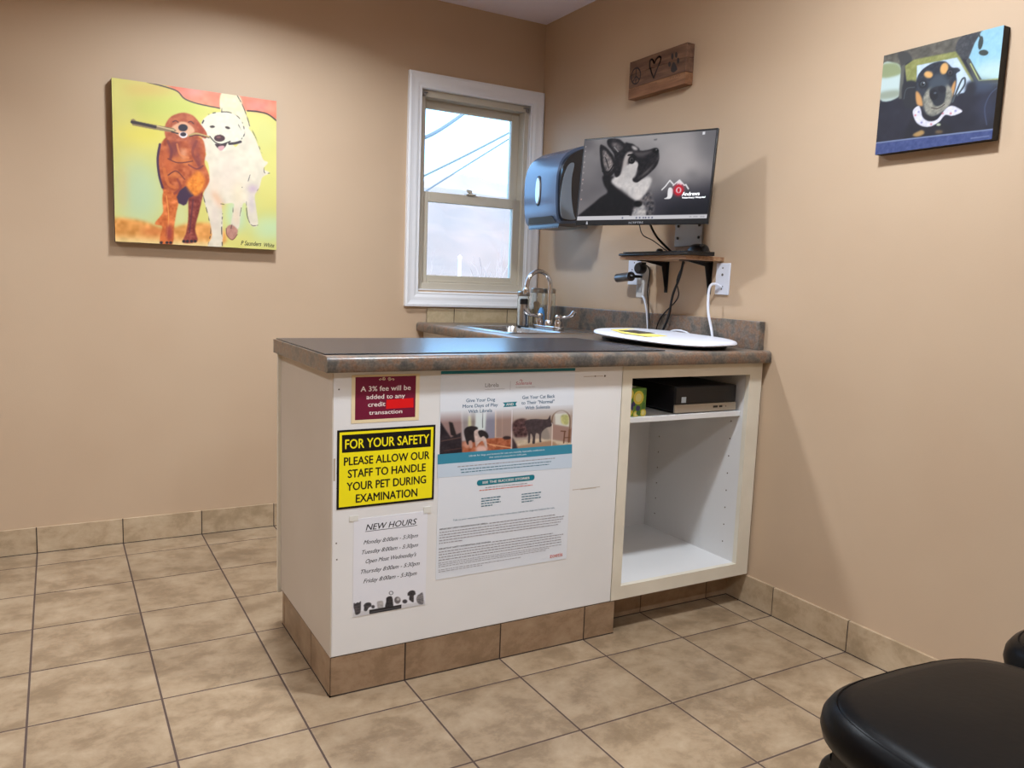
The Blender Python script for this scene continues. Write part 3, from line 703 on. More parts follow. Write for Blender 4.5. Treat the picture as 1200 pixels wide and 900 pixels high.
# ---- puppy wallpaper
def h_scr(p): return p
scrq = [(52, 133), (912, 68), (868, 662), (26, 665)]
pc = Pic(260, 155, scrq, (150, 146, 148))
pc.put(pc.blur(np.ones((155, 260)), 0), (138, 134, 136), 16, 30)
pc.ell((700, 260), 200, 170, (186, 180, 180), 20, .9); pc.ell((480, 120), 260, 70, (176, 172, 172), 14, .7)
pc.ell((880, 150), 90, 170, (120, 118, 122), 14, .8); pc.ell((760, 370), 40, 20, (110, 108, 112), 6, .6)
pc.poly([(500, 500), (900, 420), (900, 690), (400, 690)], (58, 56, 66), 14, False, a=.95); pc.poly([(600, 590), (900, 520), (900, 690), (560, 690)], (34, 34, 44), 10, False)
pc.ell((100, 430), 120, 170, (112, 108, 112), 12, .8); pc.ell((90, 330), 60, 90, (140, 136, 138), 10, .7); pc.ell((60, 160), 60, 40, (100, 96, 100), 8, .8)
D = (26, 23, 28)
pc.poly([(20, 650), (60, 610), (120, 560), (170, 515), (215, 480), (190, 430), (180, 370), (250, 380), (320, 440), (390, 520), (395, 680), (20, 690)], D, 1.5, var=6)
pc.poly([(390, 560), (470, 470), (510, 520), (520, 600), (500, 660), (400, 660)], (96, 92, 96), 2.5, var=40, vs=5)
pc.poly([(385, 610), (440, 560), (470, 600), (460, 670), (390, 670)], (180, 176, 176), 1.5, var=24, vs=5)
pc.poly([(235, 400), (300, 350), (330, 300), (400, 280), (430, 330), (420, 400), (470, 380), (500, 400), (480, 460), (450, 510), (420, 535), (380, 530), (330, 500), (270, 450)], (210, 205, 204), 1.8, var=12, vs=7)
pc.poly([(230, 470), (290, 460), (380, 540), (300, 560)], D, 3, a=.8)
# head
pc.poly([(245, 230), (200, 165), (198, 130), (230, 120), (275, 128), (315, 155), (360, 158), (390, 180), (415, 205), (470, 200), (510, 188), (530, 195), (538, 225), (540, 265), (525, 310), (480, 360), (435, 395), (400, 418), (372, 395), (395, 340), (405, 290), (370, 270), (330, 320), (300, 360), (262, 380), (245, 310)], (36, 32, 37), .8, var=14, vs=5)
pc.poly([(315, 150), (345, 158), (400, 185), (405, 205), (350, 195)], D, 1); pc.poly([(355, 172), (385, 178), (400, 200), (372, 200)], (190, 184, 184), 1.5)
pc.poly([(300, 330), (312, 250), (335, 215), (370, 215), (350, 240), (338, 280), (330, 320), (300, 370)], (186, 178, 176), 1.6)
pc.poly([(372, 215), (430, 215), (490, 205), (460, 235), (400, 245)], (92, 86, 88), 2); pc.poly([(330, 300), (375, 300), (400, 330), (385, 385), (330, 400), (280, 420), (290, 370)], (200, 195, 194), 2, var=8)
pc.poly([(530, 270), (536, 230), (515, 290), (470, 350), (430, 380), (400, 400), (470, 330)], (120, 114, 114), 1.8)
pc.ell((362, 268), 22, 26, (18, 16, 18), .6); pc.ell((360, 266), 13, 15, (92, 86, 88), .6); pc.ell((362, 268), 8, 9, (10, 10, 10), .4); pc.line([(338, 235), (365, 232), (388, 250)], 10, (20, 18, 20))
pc.ell((516, 208), 20, 17, (12, 11, 12), .5); pc.ell((520, 200), 7, 4, (130, 130, 134), .5)
# ears
pc.poly([(150, 172), (172, 168), (210, 200), (245, 250), (256, 330), (240, 365), (200, 385), (175, 340), (158, 270)], (30, 27, 31), .8, var=10)
pc.poly([(172, 200), (205, 225), (238, 280), (240, 330), (205, 340), (180, 290)], (136, 128, 128), 1.6, var=34, vs=4)
pc.poly([(225, 150), (265, 150), (300, 180), (280, 205), (240, 190)], (104, 98, 100), 2, var=20)
pc.line([(175, 340), (215, 345), (245, 300)], 7, D); pc.line([(190, 250), (215, 320)], 5, D); pc.line([(245, 180), (270, 210)], 6, (150, 146, 146))
pc.ell((415, 560), 28, 20, (16, 15, 17), 1); pc.ell((390, 405), 12, 8, (40, 36, 40), 1)
# logo
pc.line([(568, 468), (590, 445), (617, 407), (640, 432)], 7, (236, 234, 236), smooth=False); pc.line([(640, 440), (680, 405), (712, 440), (722, 436), (740, 464)], 7, (236, 234, 236), smooth=False)
pc.poly([(668, 415), (684, 410), (700, 430), (690, 440), (676, 430), (664, 438)], (236, 234, 236), .3, False)
pc.poly([(614, 455), (632, 458), (640, 480), (632, 520), (610, 530), (585, 527), (604, 515), (606, 480)], (238, 236, 238), .3)
pc.ell((677, 472), 36, 40, (232, 40, 66), 2.2, .75); pc.ell((677, 472), 29, 34, (205, 38, 58), .4); pc.ell((677, 472), 18, 20, (238, 214, 220), .5); pc.ell((677, 472), 9, 15, (200, 40, 60), .4)
# icons, taskbar
for i, y in enumerate((175, 205, 240, 280, 310, 350, 395, 420, 465, 525)): pc.ell((58-i*1.2, y), 4, 5, (200, 190, 190) if i not in (6, 9) else (240, 200, 190), .4, .7)
pc.poly([(820, 82), (836, 81), (835, 100), (819, 101)], (226, 226, 230), .3, False); pc.poly([(500, 128), (522, 126), (520, 136), (502, 138)], (110, 108, 112), .5, False)
pc.poly([(20, 638), (880, 634), (880, 690), (20, 690)], (208, 206, 210), .3, False)
for x in (320, 410, 432, 455, 470, 490, 512): pc.ell((x, 651), 5, 6, (70, 80, 110), .4, .8)
for x in (760, 785, 800, 830, 845): pc.ell((x, 649), 8, 3, (120, 120, 130), .4, .6)
hm = homog(quad, [(-mw/2, mh/2), (mw/2, mh/2), (mw/2, -mh/2), (-mw/2, -mh/2)])
q = [hm(p_) for p_ in scrq]; su0 = -mw/2+.006; su1 = mw/2-.006; sv1 = mh/2-.007; sv0 = -mh/2+.019
screen = pc.mesh('screen', cen+U*su0+Vv*sv0+Nn*.0006, U, Vv, su1-su0, sv1-sv0, vcol_mat('lit_screen', emit=.86, rough=.45, spec=.04), bri=1.0, gam=1.18)
pr = Print(cen-U*mw/2-Vv*mh/2+Nn*.0006, U, Vv, mw, mh, quad)
MWt = mat('screen_text_white', (240, 240, 242), .4, emit=.8); MGr = mat('bezel_grey', (150, 150, 154), .4)
pr.k = 3
pr.text('Andrews', (704, 510), (818, 504), 24, MWt, bold=.02); pr.text('Veterinary Hospital', (704, 527), (856, 523), 11, MWt, bold=.02)
pr.text('SCEPTRE', (366, 689), (460, 688), 13, MGr, bold=.01)
pr.poly([(88, 690), (92, 670), (98, 670), (102, 690)], MGr)
let = pr.out('lettering')
put(mon, shell, back, screen, let)
# arm
root = empty('monitor_mount', (XR, -.98, 1.34), 'grey steel wall mount behind and below the monitor, above the mouse', 'wall mount')
M_arm = mat('arm_grey', (150, 146, 142), .4, metal=.4)
p = [MB().box((XR-.010, -1.062, 1.302), (XR-.001, -.905, 1.500)).out('wall_plate', M_arm, bevel=.002)]
for y, z in ((-.925, 1.382), (-.925, 1.335), (-1.045, 1.382), (-1.045, 1.335)):
    p.append(MB().lathe([(.0055, 0), (.0055, .004), (.003, .006)], (XR-.010, y, z), 10, axis=(-1, 0, 0)).out('screw', mat('screw_dark', (70, 66, 62), .4, metal=.6), fix=False))
bc = cen-Nn*.040
p.append(MB().tube([(XR-.012, -.99, 1.47), (XR-.09, -1.02, 1.48), tuple(bc+Vector((.02, 0, -.03)))], .016, 12).out('arm_link', M_black, smooth=50))
p.append(MB().box((-.05, -.05, -.048), (.05, .05, -.041), mtx=MM).out('vesa_plate', M_black))
put(root, *p)

# ================================================================== PAPER TOWEL DISPENSER
root = empty('paper_towel_dispenser', (XR, -.25, 1.40), 'blue-grey wall paper towel dispenser with smoked side, left of the monitor', 'paper towel dispenser')
DY0, DY1 = -.405, -.095; XF = 2.035
prof = [(XR-.002, 1.425), (2.075, 1.405), (2.040, 1.410), (2.026, 1.450), (2.020, 1.52), (2.020, 1.60), (2.030, 1.655), (2.058, 1.700), (2.110, 1.735), (2.18, 1.757), (XR-.002, 1.770)]
ps = [(v.x, v.z) for v in crom([(x, 0, z) for x, z in prof], 4)]
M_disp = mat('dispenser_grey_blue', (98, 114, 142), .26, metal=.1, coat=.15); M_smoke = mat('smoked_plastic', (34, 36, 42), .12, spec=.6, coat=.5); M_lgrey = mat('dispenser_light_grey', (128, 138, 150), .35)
m = MB(); m.prism([(x, DY0+.025, z) for x, z in ps], (0, DY1-.012-DY0-.025, 0)); cov = m.out('cover', M_disp, smooth=30)
def inset(f, cx=2.16, cz=1.58): return [(cx+(x-cx)*f if x < XR-.01 else x, cz+(z-cz)*f) for x, z in ps]
m = MB(); m.prism([(x, DY0, z) for x, z in inset(.93)], (0, .026, 0)); s1 = m.out('smoked_side', M_smoke, smooth=30)
m = MB(); m.prism([(x, DY1-.012, z) for x, z in inset(.93)], (0, .012, 0)); s2 = m.out('side_cheek', M_disp, smooth=30)
# light band down the side front, curved like the photo
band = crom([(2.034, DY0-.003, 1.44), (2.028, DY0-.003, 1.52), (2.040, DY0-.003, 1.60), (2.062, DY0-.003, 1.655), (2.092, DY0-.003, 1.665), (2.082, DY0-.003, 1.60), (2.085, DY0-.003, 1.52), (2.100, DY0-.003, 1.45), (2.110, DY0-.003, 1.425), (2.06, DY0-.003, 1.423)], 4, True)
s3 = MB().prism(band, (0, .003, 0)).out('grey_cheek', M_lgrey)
m = MB(); yc = -.232; zc = 1.555
a = [m.bm.verts.new((2.0185, yc+.020*math.cos(t), zc+.062*math.sin(t))) for t in [2*PI*k/28 for k in range(28)]]
b = [m.bm.verts.new((2.0135, yc+.017*math.cos(t), zc+.058*math.sin(t))) for t in [2*PI*k/28 for k in range(28)]]
for k in range(28): m.bm.faces.new((a[k], a[(k+1) % 28], b[(k+1) % 28], b[k]))
m.bm.faces.new(b); m.bm.faces.new(a[::-1])
ov = m.out('oval_window', mat('oval_silver', (196, 198, 200), .15, metal=.6), smooth=40)
a = [(2.019, yc+.0225*math.cos(t), zc+.066*math.sin(t)) for t in [2*PI*k/28 for k in range(29)]]
ovr = MB().tube(a, .0022, 6, cap=False).out('oval_rim', mat('rim_dark', (40, 44, 52), .4), smooth=60)
m = MB(); m.box((2.045, DY0+.028, 1.392), (2.20, DY1-.02, 1.408)); 
for k in range(22): m.box((2.043, DY0+.03+k*.0118, 1.386), (2.046, DY0+.036+k*.0118, 1.394))
tb = m.out('tear_bar', mat('tear_bar_grey', (96, 98, 102), .3, metal=.6), fix=False)
mo = MB().prism([(2.0225, DY0+.05, 1.437), (2.0225, DY1-.06, 1.437), (2.034, DY1-.04, 1.408), (2.034, DY0+.03, 1.408)], (-.003, 0, 0)).out('paper_slot', mat('slot_dark', (38, 38, 40), .4))
put(root, cov, s1, s2, s3, ov, ovr, tb, mo)

# ================================================================== OUTLETS, PLUGS, CABLES
def outlet(name, y0, y1, z0, z1, label, holes):
    r_ = empty(name, (XR, (y0+y1)/2, z0), label, 'wall outlet', None)
    pl = MB().box((XR-.007, y0, z0), (XR-.0005, y1, z1)).out('cover_plate', M_wplast, bevel=.002)
    put(r_, pl)
    for k, (y, z, r2) in enumerate(holes): put(r_, MB().lathe([(r2, 0), (r2, .0008)], (XR-.007, y, z), 10, axis=(-1, 0, 0)).out('screw' if z > 1.21 or z < 1.145 else 'socket_hole', mat('outlet_dark', (90, 86, 84), .5), fix=False))
    return r_
outlet('wall_outlet', -1.218, -1.148, 1.119, 1.236, 'white cover plate right of the wall shelf, white cord plugged in', [(-1.183, 1.218, .003), (-1.183, 1.193, .005), (-1.183, 1.140, .003), (-1.188, 1.15, .002), (-1.176, 1.152, .002)])
outlet('wall_outlet', -.694, -.612, 1.146, 1.252, 'white outlet plate half hidden behind the grey cylinder, under the shelf', [(-.653, 1.240, .003), (-.64, 1.21, .003)])
root = empty('power_adapter', (XR, -.722, 1.10), 'pale grey plug-in power strip below the left half of the shelf', 'power adapter')
m = MB().box((XR-.030, -.756, 1.092), (XR-.001, -.702, 1.225)).out('housing', mat('pale_grey_plastic', (208, 206, 204), .4), bevel=.004)
m2 = MB().box((XR-.033, -.742, 1.115), (XR-.030, -.712, 1.150)).out('socket_face', mat('socket_grey', (170, 168, 166), .4))
put(root, m, m2)
root = empty('cylindrical_handle', (2.20, -.63, 1.18), 'short grey metal cylinder handle sticking out sideways below the shelf', 'handle')
a = Vector((2.205, -.612, 1.172)); b = Vector((2.195, -.722, 1.180)); d = (b-a).normalized()
m = MB().tube([a, a+d*.004, b-d*.012, b-d*.010, b], [.015, .0185, .0185, .020, .020], 18).out('barrel', mat('handle_grey', (96, 88, 84), .35, metal=.5), smooth=40)
m2 = MB().tube([a-d*.006, a+d*.002], [.013, .017], 18).out('end_cap', M_chrome, smooth=40)
m3 = MB().tube([b, b+d*.006, Vector((XR-.03, -.735, 1.180))], [.010, .007, .006], 12).out('mount', M_black, smooth=40)
put(root, m, m2, m3)
m = MB(); m.lathe([(.021, 0), (.023, .004), (.023, .030), (.018, .036)], (XR-.031, -.745, 1.215), 20, axis=(-1, -.1, 0)); m.box((2.212, -.765, 1.228), (2.236, -.745, 1.240))
tag(m.out('black_plug', M_black, smooth=40, fix=False), 'round black plug in the adapter just under the shelf', 'plug')
def cable(pts, r_, mt, label, group=None, nm='cable'):
    return tag(MB().tube(crom(pts, 7), r_, 8).out(nm, mt, smooth=60), label, 'cable', group)
bz = ZT+.004
mb_ = cen-Vv*mh/2-Nn*.02
cable([tuple(mb_+U*.03+Vv*.02), (2.13, -.93, 1.352), (2.19, -.905, 1.318), (2.232, -.955, 1.262)], .0045, M_rubber, 'thick black cable hanging from the monitor down to the shelf')
cable([tuple(mb_-U*.01+Vv*.02), (2.12, -.875, 1.343), (2.18, -.875, 1.32), (2.235, -.935, 1.262)], .002, M_rubber, 'thin black wire hanging from the monitor down to the shelf')
cable([(2.225, -1.005, 1.246), (2.228, -.985, 1.18), (2.225, -.955, 1.11), (2.228, -.935, 1.03), (2.222, -.91, .965), (2.215, -.89, bz)], .0048, M_rubber, 'thick black cable dropping from the shelf behind the scale')
cable([(2.248, -.985, 1.240), (2.250, -.945, 1.17), (2.252, -.955, 1.10), (2.236, -.880, 1.02), (2.232, -.855, .96), (2.228, -.850, bz)], .0025, M_rubber, 'thin black wire looping beside the thick cable under the shelf')
cable([(2.220, -.775, 1.232), (2.228, -.800, 1.205), (2.222, -.800, 1.12), (2.222, -.815, 1.04), (2.222, -.822, bz)], .0025, M_rubber, 'thin black wire from the round black plug down to the counter')
cable([(2.243, -.745, 1.100), (2.232, -.775, 1.08), (2.226, -.800, 1.03), (2.225, -.820, bz)], .005, M_wplast, 'white cord from the power adapter down to the counter')
cable([(XR-.008, -1.182, 1.147), (2.235, -1.172, 1.158), (2.215, -1.168, 1.14), (2.210, -1.175, 1.06), (2.215, -1.195, .985), (2.217, -1.205, bz)], .005, M_wplast, 'white cord from the right outlet plate curving down behind the scale')
cable([(2.222, -.93, bz+.004), (2.222, -.96, bz+.030), (2.220, -1.01, bz+.038), (2.222, -1.06, bz+.030), (2.224, -1.09, bz+.006)], .0045, M_wplast, 'short arch of white cord rising just behind the scale')

# ================================================================== WALL ART
# two dogs canvas on the back wall
can = empty('dog_painting', (.62, YB, 1.238), 'square bright canvas of a brown dog and a white dog sharing a stick', 'painting')
CXa, CXb, CZa, CZb = .304, .928, 1.238, 1.859; cyf = YB-.036
body = MB().box((CXa, cyf, CZa), (CXb, YB-.001, CZb)).out('canvas_edge', mat('canvas_edge_dark', (30, 22, 20), .7))
P_ = Pic(300, 298, [(30, 26), (833, 140), (826, 868), (38, 822)], (222, 214, 118))
P_.put(np.ones((298, 300)), (222, 212, 116), 8, 50)
P_.ell((110, 500), 60, 420, (224, 214, 130), 16, .8); P_.ell((170, 600), 110, 170, (188, 214, 178), 24, .9); P_.ell((150, 560), 50, 120, (196, 214, 170), 14, .6)
P_.ell((320, 170), 200, 60, (196, 204, 96), 18, .9); P_.ell((210, 85), 130, 22, (222, 176, 96), 9, .8); P_.ell((180, 300), 140, 45, (236, 218, 84), 14, .8)
P_.ell((770, 300), 60, 90, (214, 212, 128), 12, .8); P_.ell((790, 520), 50, 150, (222, 214, 120), 14, .8); P_.ell((780, 760), 80, 60, (196, 224, 178), 14, .9); P_.ell((630, 690), 50, 90, (190, 222, 190), 10, .9)
P_.ell((360, 700), 40, 90, (212, 218, 160), 10, .8); P_.ell((80, 560), 14, 110, (238, 190, 120), 7, .6); P_.ell((700, 640), 40, 60, (214, 214, 130), 10, .7)
P_.poly([(30, 715), (120, 712), (200, 730), (280, 760), (400, 735), (500, 735), (560, 760), (580, 820), (500, 850), (200, 850), (30, 830)], (234, 158, 76), 3, var=26, vs=14)
P_.ell((230, 775), 70, 20, (214, 112, 52), 6, .7); P_.poly([(30, 800), (300, 815), (560, 830), (560, 870), (30, 850)], (240, 222, 160), 6, False, a=.8)
P_.poly([(205, 50), (290, 62), (350, 92), (385, 128), (450, 152), (520, 165), (568, 178), (700, 188), (790, 205), (845, 240), (845, 130), (500, 80)], (240, 132, 100), 1, False, var=18, vs=18)
P_.ell((420, 100), 60, 16, (232, 160, 150), 6, .8); P_.ell((740, 165), 60, 14, (236, 140, 140), 7, .8)
K = (44, 30, 34)
P_.line([(205, 50), (290, 72), (350, 94), (385, 130), (450, 154), (568, 178)], 7, (70, 50, 60)); P_.line([(690, 188), (740, 192), (790, 205), (834, 238)], 8, K)
# white dog
Wd = (230, 217, 192)
P_.poly([(565, 100), (645, 112), (668, 160), (690, 225), (700, 266), (660, 280), (565, 200)], (240, 226, 182), .8, var=12, vs=12)
P_.poly([(466, 330), (490, 300), (520, 340), (560, 380), (610, 350), (640, 400), (520, 420), (480, 380)], Wd, .6)
P_.poly([(478, 320), (520, 360), (600, 380), (660, 330), (676, 262), (715, 300), (745, 370), (765, 425), (788, 440), (766, 470), (795, 490), (760, 512), (745, 560), (722, 600), (728, 660), (736, 740), (712, 752), (690, 725), (682, 650), (664, 640), (650, 700), (640, 760), (603, 762), (612, 690), (618, 640), (575, 640), (560, 640), (563, 720), (555, 852), (490, 850), (510, 790), (492, 690), (470, 600), (500, 510), (494, 440), (472, 420), (488, 395), (462, 350)], Wd, .7, True, var=9, vs=14)
P_.ell((590, 490), 60, 90, (236, 214, 196), 10, .5); P_.ell((520, 560), 30, 60, (242, 214, 190), 8, .5); P_.ell((540, 620), 14, 50, (236, 160, 110), 5, .6, -30); P_.ell((640, 590), 20, 60, (244, 220, 176), 7, .6)
P_.ell((712, 568), 24, 18, (198, 168, 186), 4, .9); P_.ell((705, 640), 10, 50, (206, 186, 200), 4, .7); P_.ell((525, 700), 16, 80, (236, 212, 200), 6, .6); P_.ell((630, 700), 12, 50, (240, 206, 170), 5, .7)
P_.poly([(580, 760), (605, 742), (635, 765), (632, 790), (610, 816), (584, 795)], (190, 134, 116), .8, var=12)
P_.line([(580, 760), (584, 795), (610, 816), (634, 790)], 4, (120, 60, 60))
P_.poly([(462, 262), (478, 225), (520, 200), (580, 194), (635, 212), (664, 248), (674, 300), (662, 330), (630, 344), (600, 362), (572, 384), (545, 374), (520, 345), (502, 312), (480, 300)], (232, 225, 200), .6, var=6)
P_.ell((640, 250), 20, 40, (228, 220, 188), 6, .6, -25)
for L_, w_ in (([(478, 300), (466, 262), (476, 235)], 7), ([(500, 205), (540, 196), (600, 195), (645, 218), (668, 255), (674, 300), (660, 325)], 5), ([(565, 175), (564, 195)], 5), ([(640, 112), (668, 165), (690, 225), (700, 262)], 5), ([(645, 255), (660, 285)], 4),
               ([(700, 262), (730, 320), (750, 375), (775, 430)], 4), ([(778, 450), (768, 470), (772, 490), (795, 492)], 4), ([(470, 600), (490, 690), (505, 770), (490, 840)], 4), ([(563, 690), (558, 760), (560, 845)], 5), ([(555, 640), (580, 645)], 4),
               ([(615, 650), (612, 720), (604, 760)], 3), ([(680, 630), (684, 700), (705, 745), (735, 745)], 4), ([(664, 590), (660, 560)], 5), ([(700, 500), (690, 530)], 4), ([(745, 560), (725, 590)], 4), ([(485, 440), (474, 420), (490, 400)], 3), ([(480, 385), (466, 352)], 4), ([(648, 700), (655, 660)], 3)):
    P_.line(L_, w_, (52, 46, 50), jag=.4)
P_.line([(600, 348), (630, 345), (655, 338)], 14, (60, 48, 56)); P_.ell((518, 265), 13, 6, (60, 44, 40), .5); P_.ell((592, 270), 13, 6, (60, 44, 40), .5, 1, 15)
P_.ell((552, 321), 27, 17, (66, 34, 40), .5); P_.ell((548, 316), 12, 5, (130, 80, 80), .8); P_.poly([(530, 348), (560, 352), (588, 344), (575, 368), (555, 374), (540, 366)], (56, 34, 40), .5); P_.poly([(545, 362), (575, 358), (568, 378), (552, 380)], (214, 160, 160), .5)
P_.line([(505, 312), (530, 340), (560, 350), (590, 342), (604, 336)], 6, K)
# brown dog
Bd = (186, 88, 40)
P_.poly([(290, 318), (330, 300), (380, 320), (440, 312), (472, 330), (484, 390), (478, 440), (496, 490), (500, 530), (478, 572), (455, 600), (420, 604), (385, 590), (345, 605), (300, 610), (274, 575), (258, 510), (250, 430), (262, 360)], Bd, .8, var=26, vs=9)
P_.poly([(282, 570), (330, 590), (356, 600), (338, 680), (326, 750), (316, 835), (262, 835), (256, 800), (268, 750), (232, 735), (272, 680), (270, 620)], (214, 108, 44), .8, var=26, vs=8)
P_.poly([(398, 596), (430, 600), (468, 585), (448, 680), (428, 760), (438, 822), (368, 828), (384, 780), (396, 700)], (140, 56, 44), .8, var=24, vs=7)
P_.poly([(340, 606), (355, 575), (385, 552), (415, 580), (425, 600), (400, 610), (388, 640), (374, 648), (348, 636)], (62, 34, 62), .7, False)
P_.poly([(420, 500), (450, 480), (480, 520), (470, 560), (440, 600), (405, 580), (390, 540)], (240, 138, 34), 2.5, var=20, vs=6); P_.ell((300, 440), 18, 60, (206, 96, 40), 4, .8); P_.ell((370, 430), 60, 14, (224, 130, 60), 4, .8, 10); P_.ell((330, 500), 30, 12, (226, 130, 60), 3, .8)
P_.ell((330, 370), 26, 44, (116, 44, 44), 4, .8, 10); P_.ell((430, 350), 24, 34, (140, 56, 46), 4, .8, -20); P_.ell((450, 430), 12, 50, (120, 42, 44), 3, .8, -10); P_.ell((375, 395), 16, 26, (228, 160, 120), 3, .8)
P_.line([(262, 350), (250, 420), (256, 500), (272, 560)], 12, (70, 36, 66)); P_.line([(300, 335), (318, 380), (312, 420)], 14, (112, 44, 50), .7); P_.line([(440, 335), (420, 390), (450, 450)], 14, (128, 50, 40), .7); P_.line([(345, 350), (360, 400), (400, 415)], 10, (226, 132, 70), .7); P_.line([(280, 470), (300, 540), (330, 560)], 16, (224, 120, 50), .6); P_.line([(400, 450), (440, 470), (470, 455)], 9, (110, 40, 44), .7); P_.line([(345, 520), (360, 560), (330, 590)], 12, (140, 54, 44), .7); P_.line([(420, 620), (410, 700), (400, 780)], 8, (90, 34, 52), .7); P_.line([(300, 420), (350, 440), (420, 432)], 6, (110, 44, 36)); P_.line([(300, 500), (340, 480), (380, 520)], 6, (110, 44, 36)); P_.line([(290, 600), (300, 700), (290, 800)], 5, (240, 150, 70)); P_.ell((302, 780), 14, 40, (150, 50, 50), 3, .9)
P_.poly([(286, 268), (308, 225), (345, 203), (385, 198), (425, 212), (455, 245), (486, 290), (488, 318), (455, 312), (425, 325), (380, 335), (330, 335), (292, 320)], (176, 84, 48), .7, var=18, vs=7)
P_.poly([(438, 245), (470, 268), (490, 300), (484, 322), (456, 306)], (170, 70, 34), .8, var=14); P_.ell((345, 228), 20, 12, (206, 112, 64), 3, .8); P_.ell((410, 226), 18, 12, (206, 112, 64), 3, .8)
P_.poly([(318, 272), (345, 250), (372, 240), (405, 252), (432, 282), (412, 306), (376, 318), (340, 300)], (232, 172, 132), 1, var=8)
P_.line([(326, 242), (340, 236), (352, 243)], 6, (90, 36, 34)); P_.line([(402, 243), (415, 240), (426, 250)], 6, (90, 36, 34))
# stick
P_.poly([(122, 232), (135, 226), (150, 238), (240, 256), (330, 272), (345, 286), (320, 292), (220, 276), (130, 258)], (140, 118, 84), .5, False); P_.line([(128, 243), (160, 248), (240, 266)], 15, (52, 42, 44)); P_.line([(250, 262), (330, 282)], 5, (226, 200, 150)); P_.line([(320, 290), (350, 298)], 7, K)
P_.line([(405, 308), (440, 298), (500, 314)], 9, (190, 160, 100)); P_.line([(405, 312), (450, 306), (502, 320)], 4, K)
P_.ell((375, 270), 23, 18, (34, 28, 42), .5); P_.ell((376, 305), 20, 15, (240, 230, 226), .5); P_.ell((376, 302), 15, 10, (44, 30, 44), .5)
for x in (262, 290, 308, 372, 390, 410, 428): P_.ell((x, 828 if x < 350 else 822), 8, 7, (40, 24, 34), .5)
face = P_.mesh('painted_face', (CXa, cyf-.0006, CZa), (1, 0, 0), (0, 0, 1), CXb-CXa, CZb-CZa, vcol_mat('dog_paint', rough=.5), bri=.93)
pr = Print((CXa, cyf-.0006, CZa), (1, 0, 0), (0, 0, 1), CXb-CXa, CZb-CZa, [(30, 26), (833, 140), (826, 868), (38, 822)])
MK = mat('ink_black', (24, 22, 26), .6); pr.k = 1
pr.text('P Saunders', (652, 842), (752, 850), 22, MK, bold=.02, shear=.3); pr.text('White', (766, 852), (816, 856), 20, MK, bold=.02, shear=.3)
sg = pr.out('signature'); put(can, body, face, sg)

# dog in car canvas on the right wall
D_ = .030
root = empty('car_dog_painting', (XR, -1.98, 1.55), 'wide canvas of a black and tan dog with bandana sitting in a car', 'painting')
ya, yb, za, zb = -1.806, -2.152, 1.553, 1.838
body = MB().box((XR-D_, yb, za), (XR-.001, ya, zb)).out('canvas_edge', mat('canvas_edge_black', (14, 13, 16), .6))
P_ = Pic(240, 198, [(92, 235), (838, 58), (780, 748), (52, 842)], (30, 31, 46))
P_.put(np.ones((198, 240)), (30, 31, 46), 6, 20)
P_.poly([(80, 240), (400, 140), (700, 80), (700, 130), (640, 240), (560, 215), (240, 272), (210, 300), (80, 290)], (92, 88, 80), 1, False, var=16, vs=9)
P_.poly([(180, 220), (240, 215), (270, 260), (230, 290), (225, 330), (205, 300)], (66, 66, 66), 1)
P_.poly([(570, 130), (690, 90), (640, 240), (580, 260), (540, 210)], (60, 62, 68), 1, var=14)
P_.poly([(86, 292), (165, 282), (200, 310), (202, 400), (190, 488), (76, 502)], (198, 216, 214), 1); P_.poly([(86, 292), (165, 282), (200, 310), (198, 350), (86, 370)], (142, 152, 106), 2, a=.9); P_.poly([(80, 460), (190, 445), (188, 488), (76, 502)], (142, 150, 128), 3, a=.8)
P_.poly([(225, 300), (280, 262), (540, 215), (575, 260), (660, 400), (640, 410), (545, 262), (310, 300), (300, 400), (240, 400)], (142, 144, 84), 1, False, var=12)
P_.poly([(204, 300), (226, 290), (215, 500), (192, 500)], (96, 96, 90), 1, False)
P_.poly([(302, 298), (550, 252), (645, 400), (600, 465), (540, 480), (302, 395)], (198, 216, 236), .8, False, var=8)
P_.poly([(700, 92), (845, 50), (815, 398), (690, 400), (618, 270), (655, 170)], (150, 200, 224), .8, False, var=6); P_.poly([(700, 300), (818, 270), (812, 398), (690, 400), (650, 320)], (206, 228, 216), 8, False, a=.8)
P_.line([(620, 270), (660, 340), (700, 402), (812, 392)], 20, (76, 78, 76), smooth=False); P_.line([(634, 290), (690, 392), (810, 384)], 5, (190, 200, 130), smooth=False)
P_.ell((694, 165), 15, 42, (50, 60, 58), .5, 1, 8); P_.ell((714, 225), 30, 18, (52, 60, 58), .5); P_.line([(680, 110), (700, 150)], 8, (60, 66, 66))
P_.ell((700, 430), 90, 40, (58, 72, 96), 5, .8); P_.ell((740, 560), 60, 90, (40, 46, 70), 8, .8); P_.line([(745, 660), (730, 560), (760, 480), (800, 440)], 6, (70, 80, 110), .7)
P_.poly([(215, 420), (250, 390), (295, 395), (300, 430), (310, 540), (250, 560), (215, 510)], (34, 36, 44), 1.5); P_.line([(225, 500), (240, 440), (290, 430)], 6, (90, 96, 100), .6)
P_.line([(530, 520), (560, 440), (585, 385), (602, 380), (600, 420), (560, 480)], 10, (70, 78, 84)); P_.ell((640, 440), 34, 44, (30, 32, 44), 3)
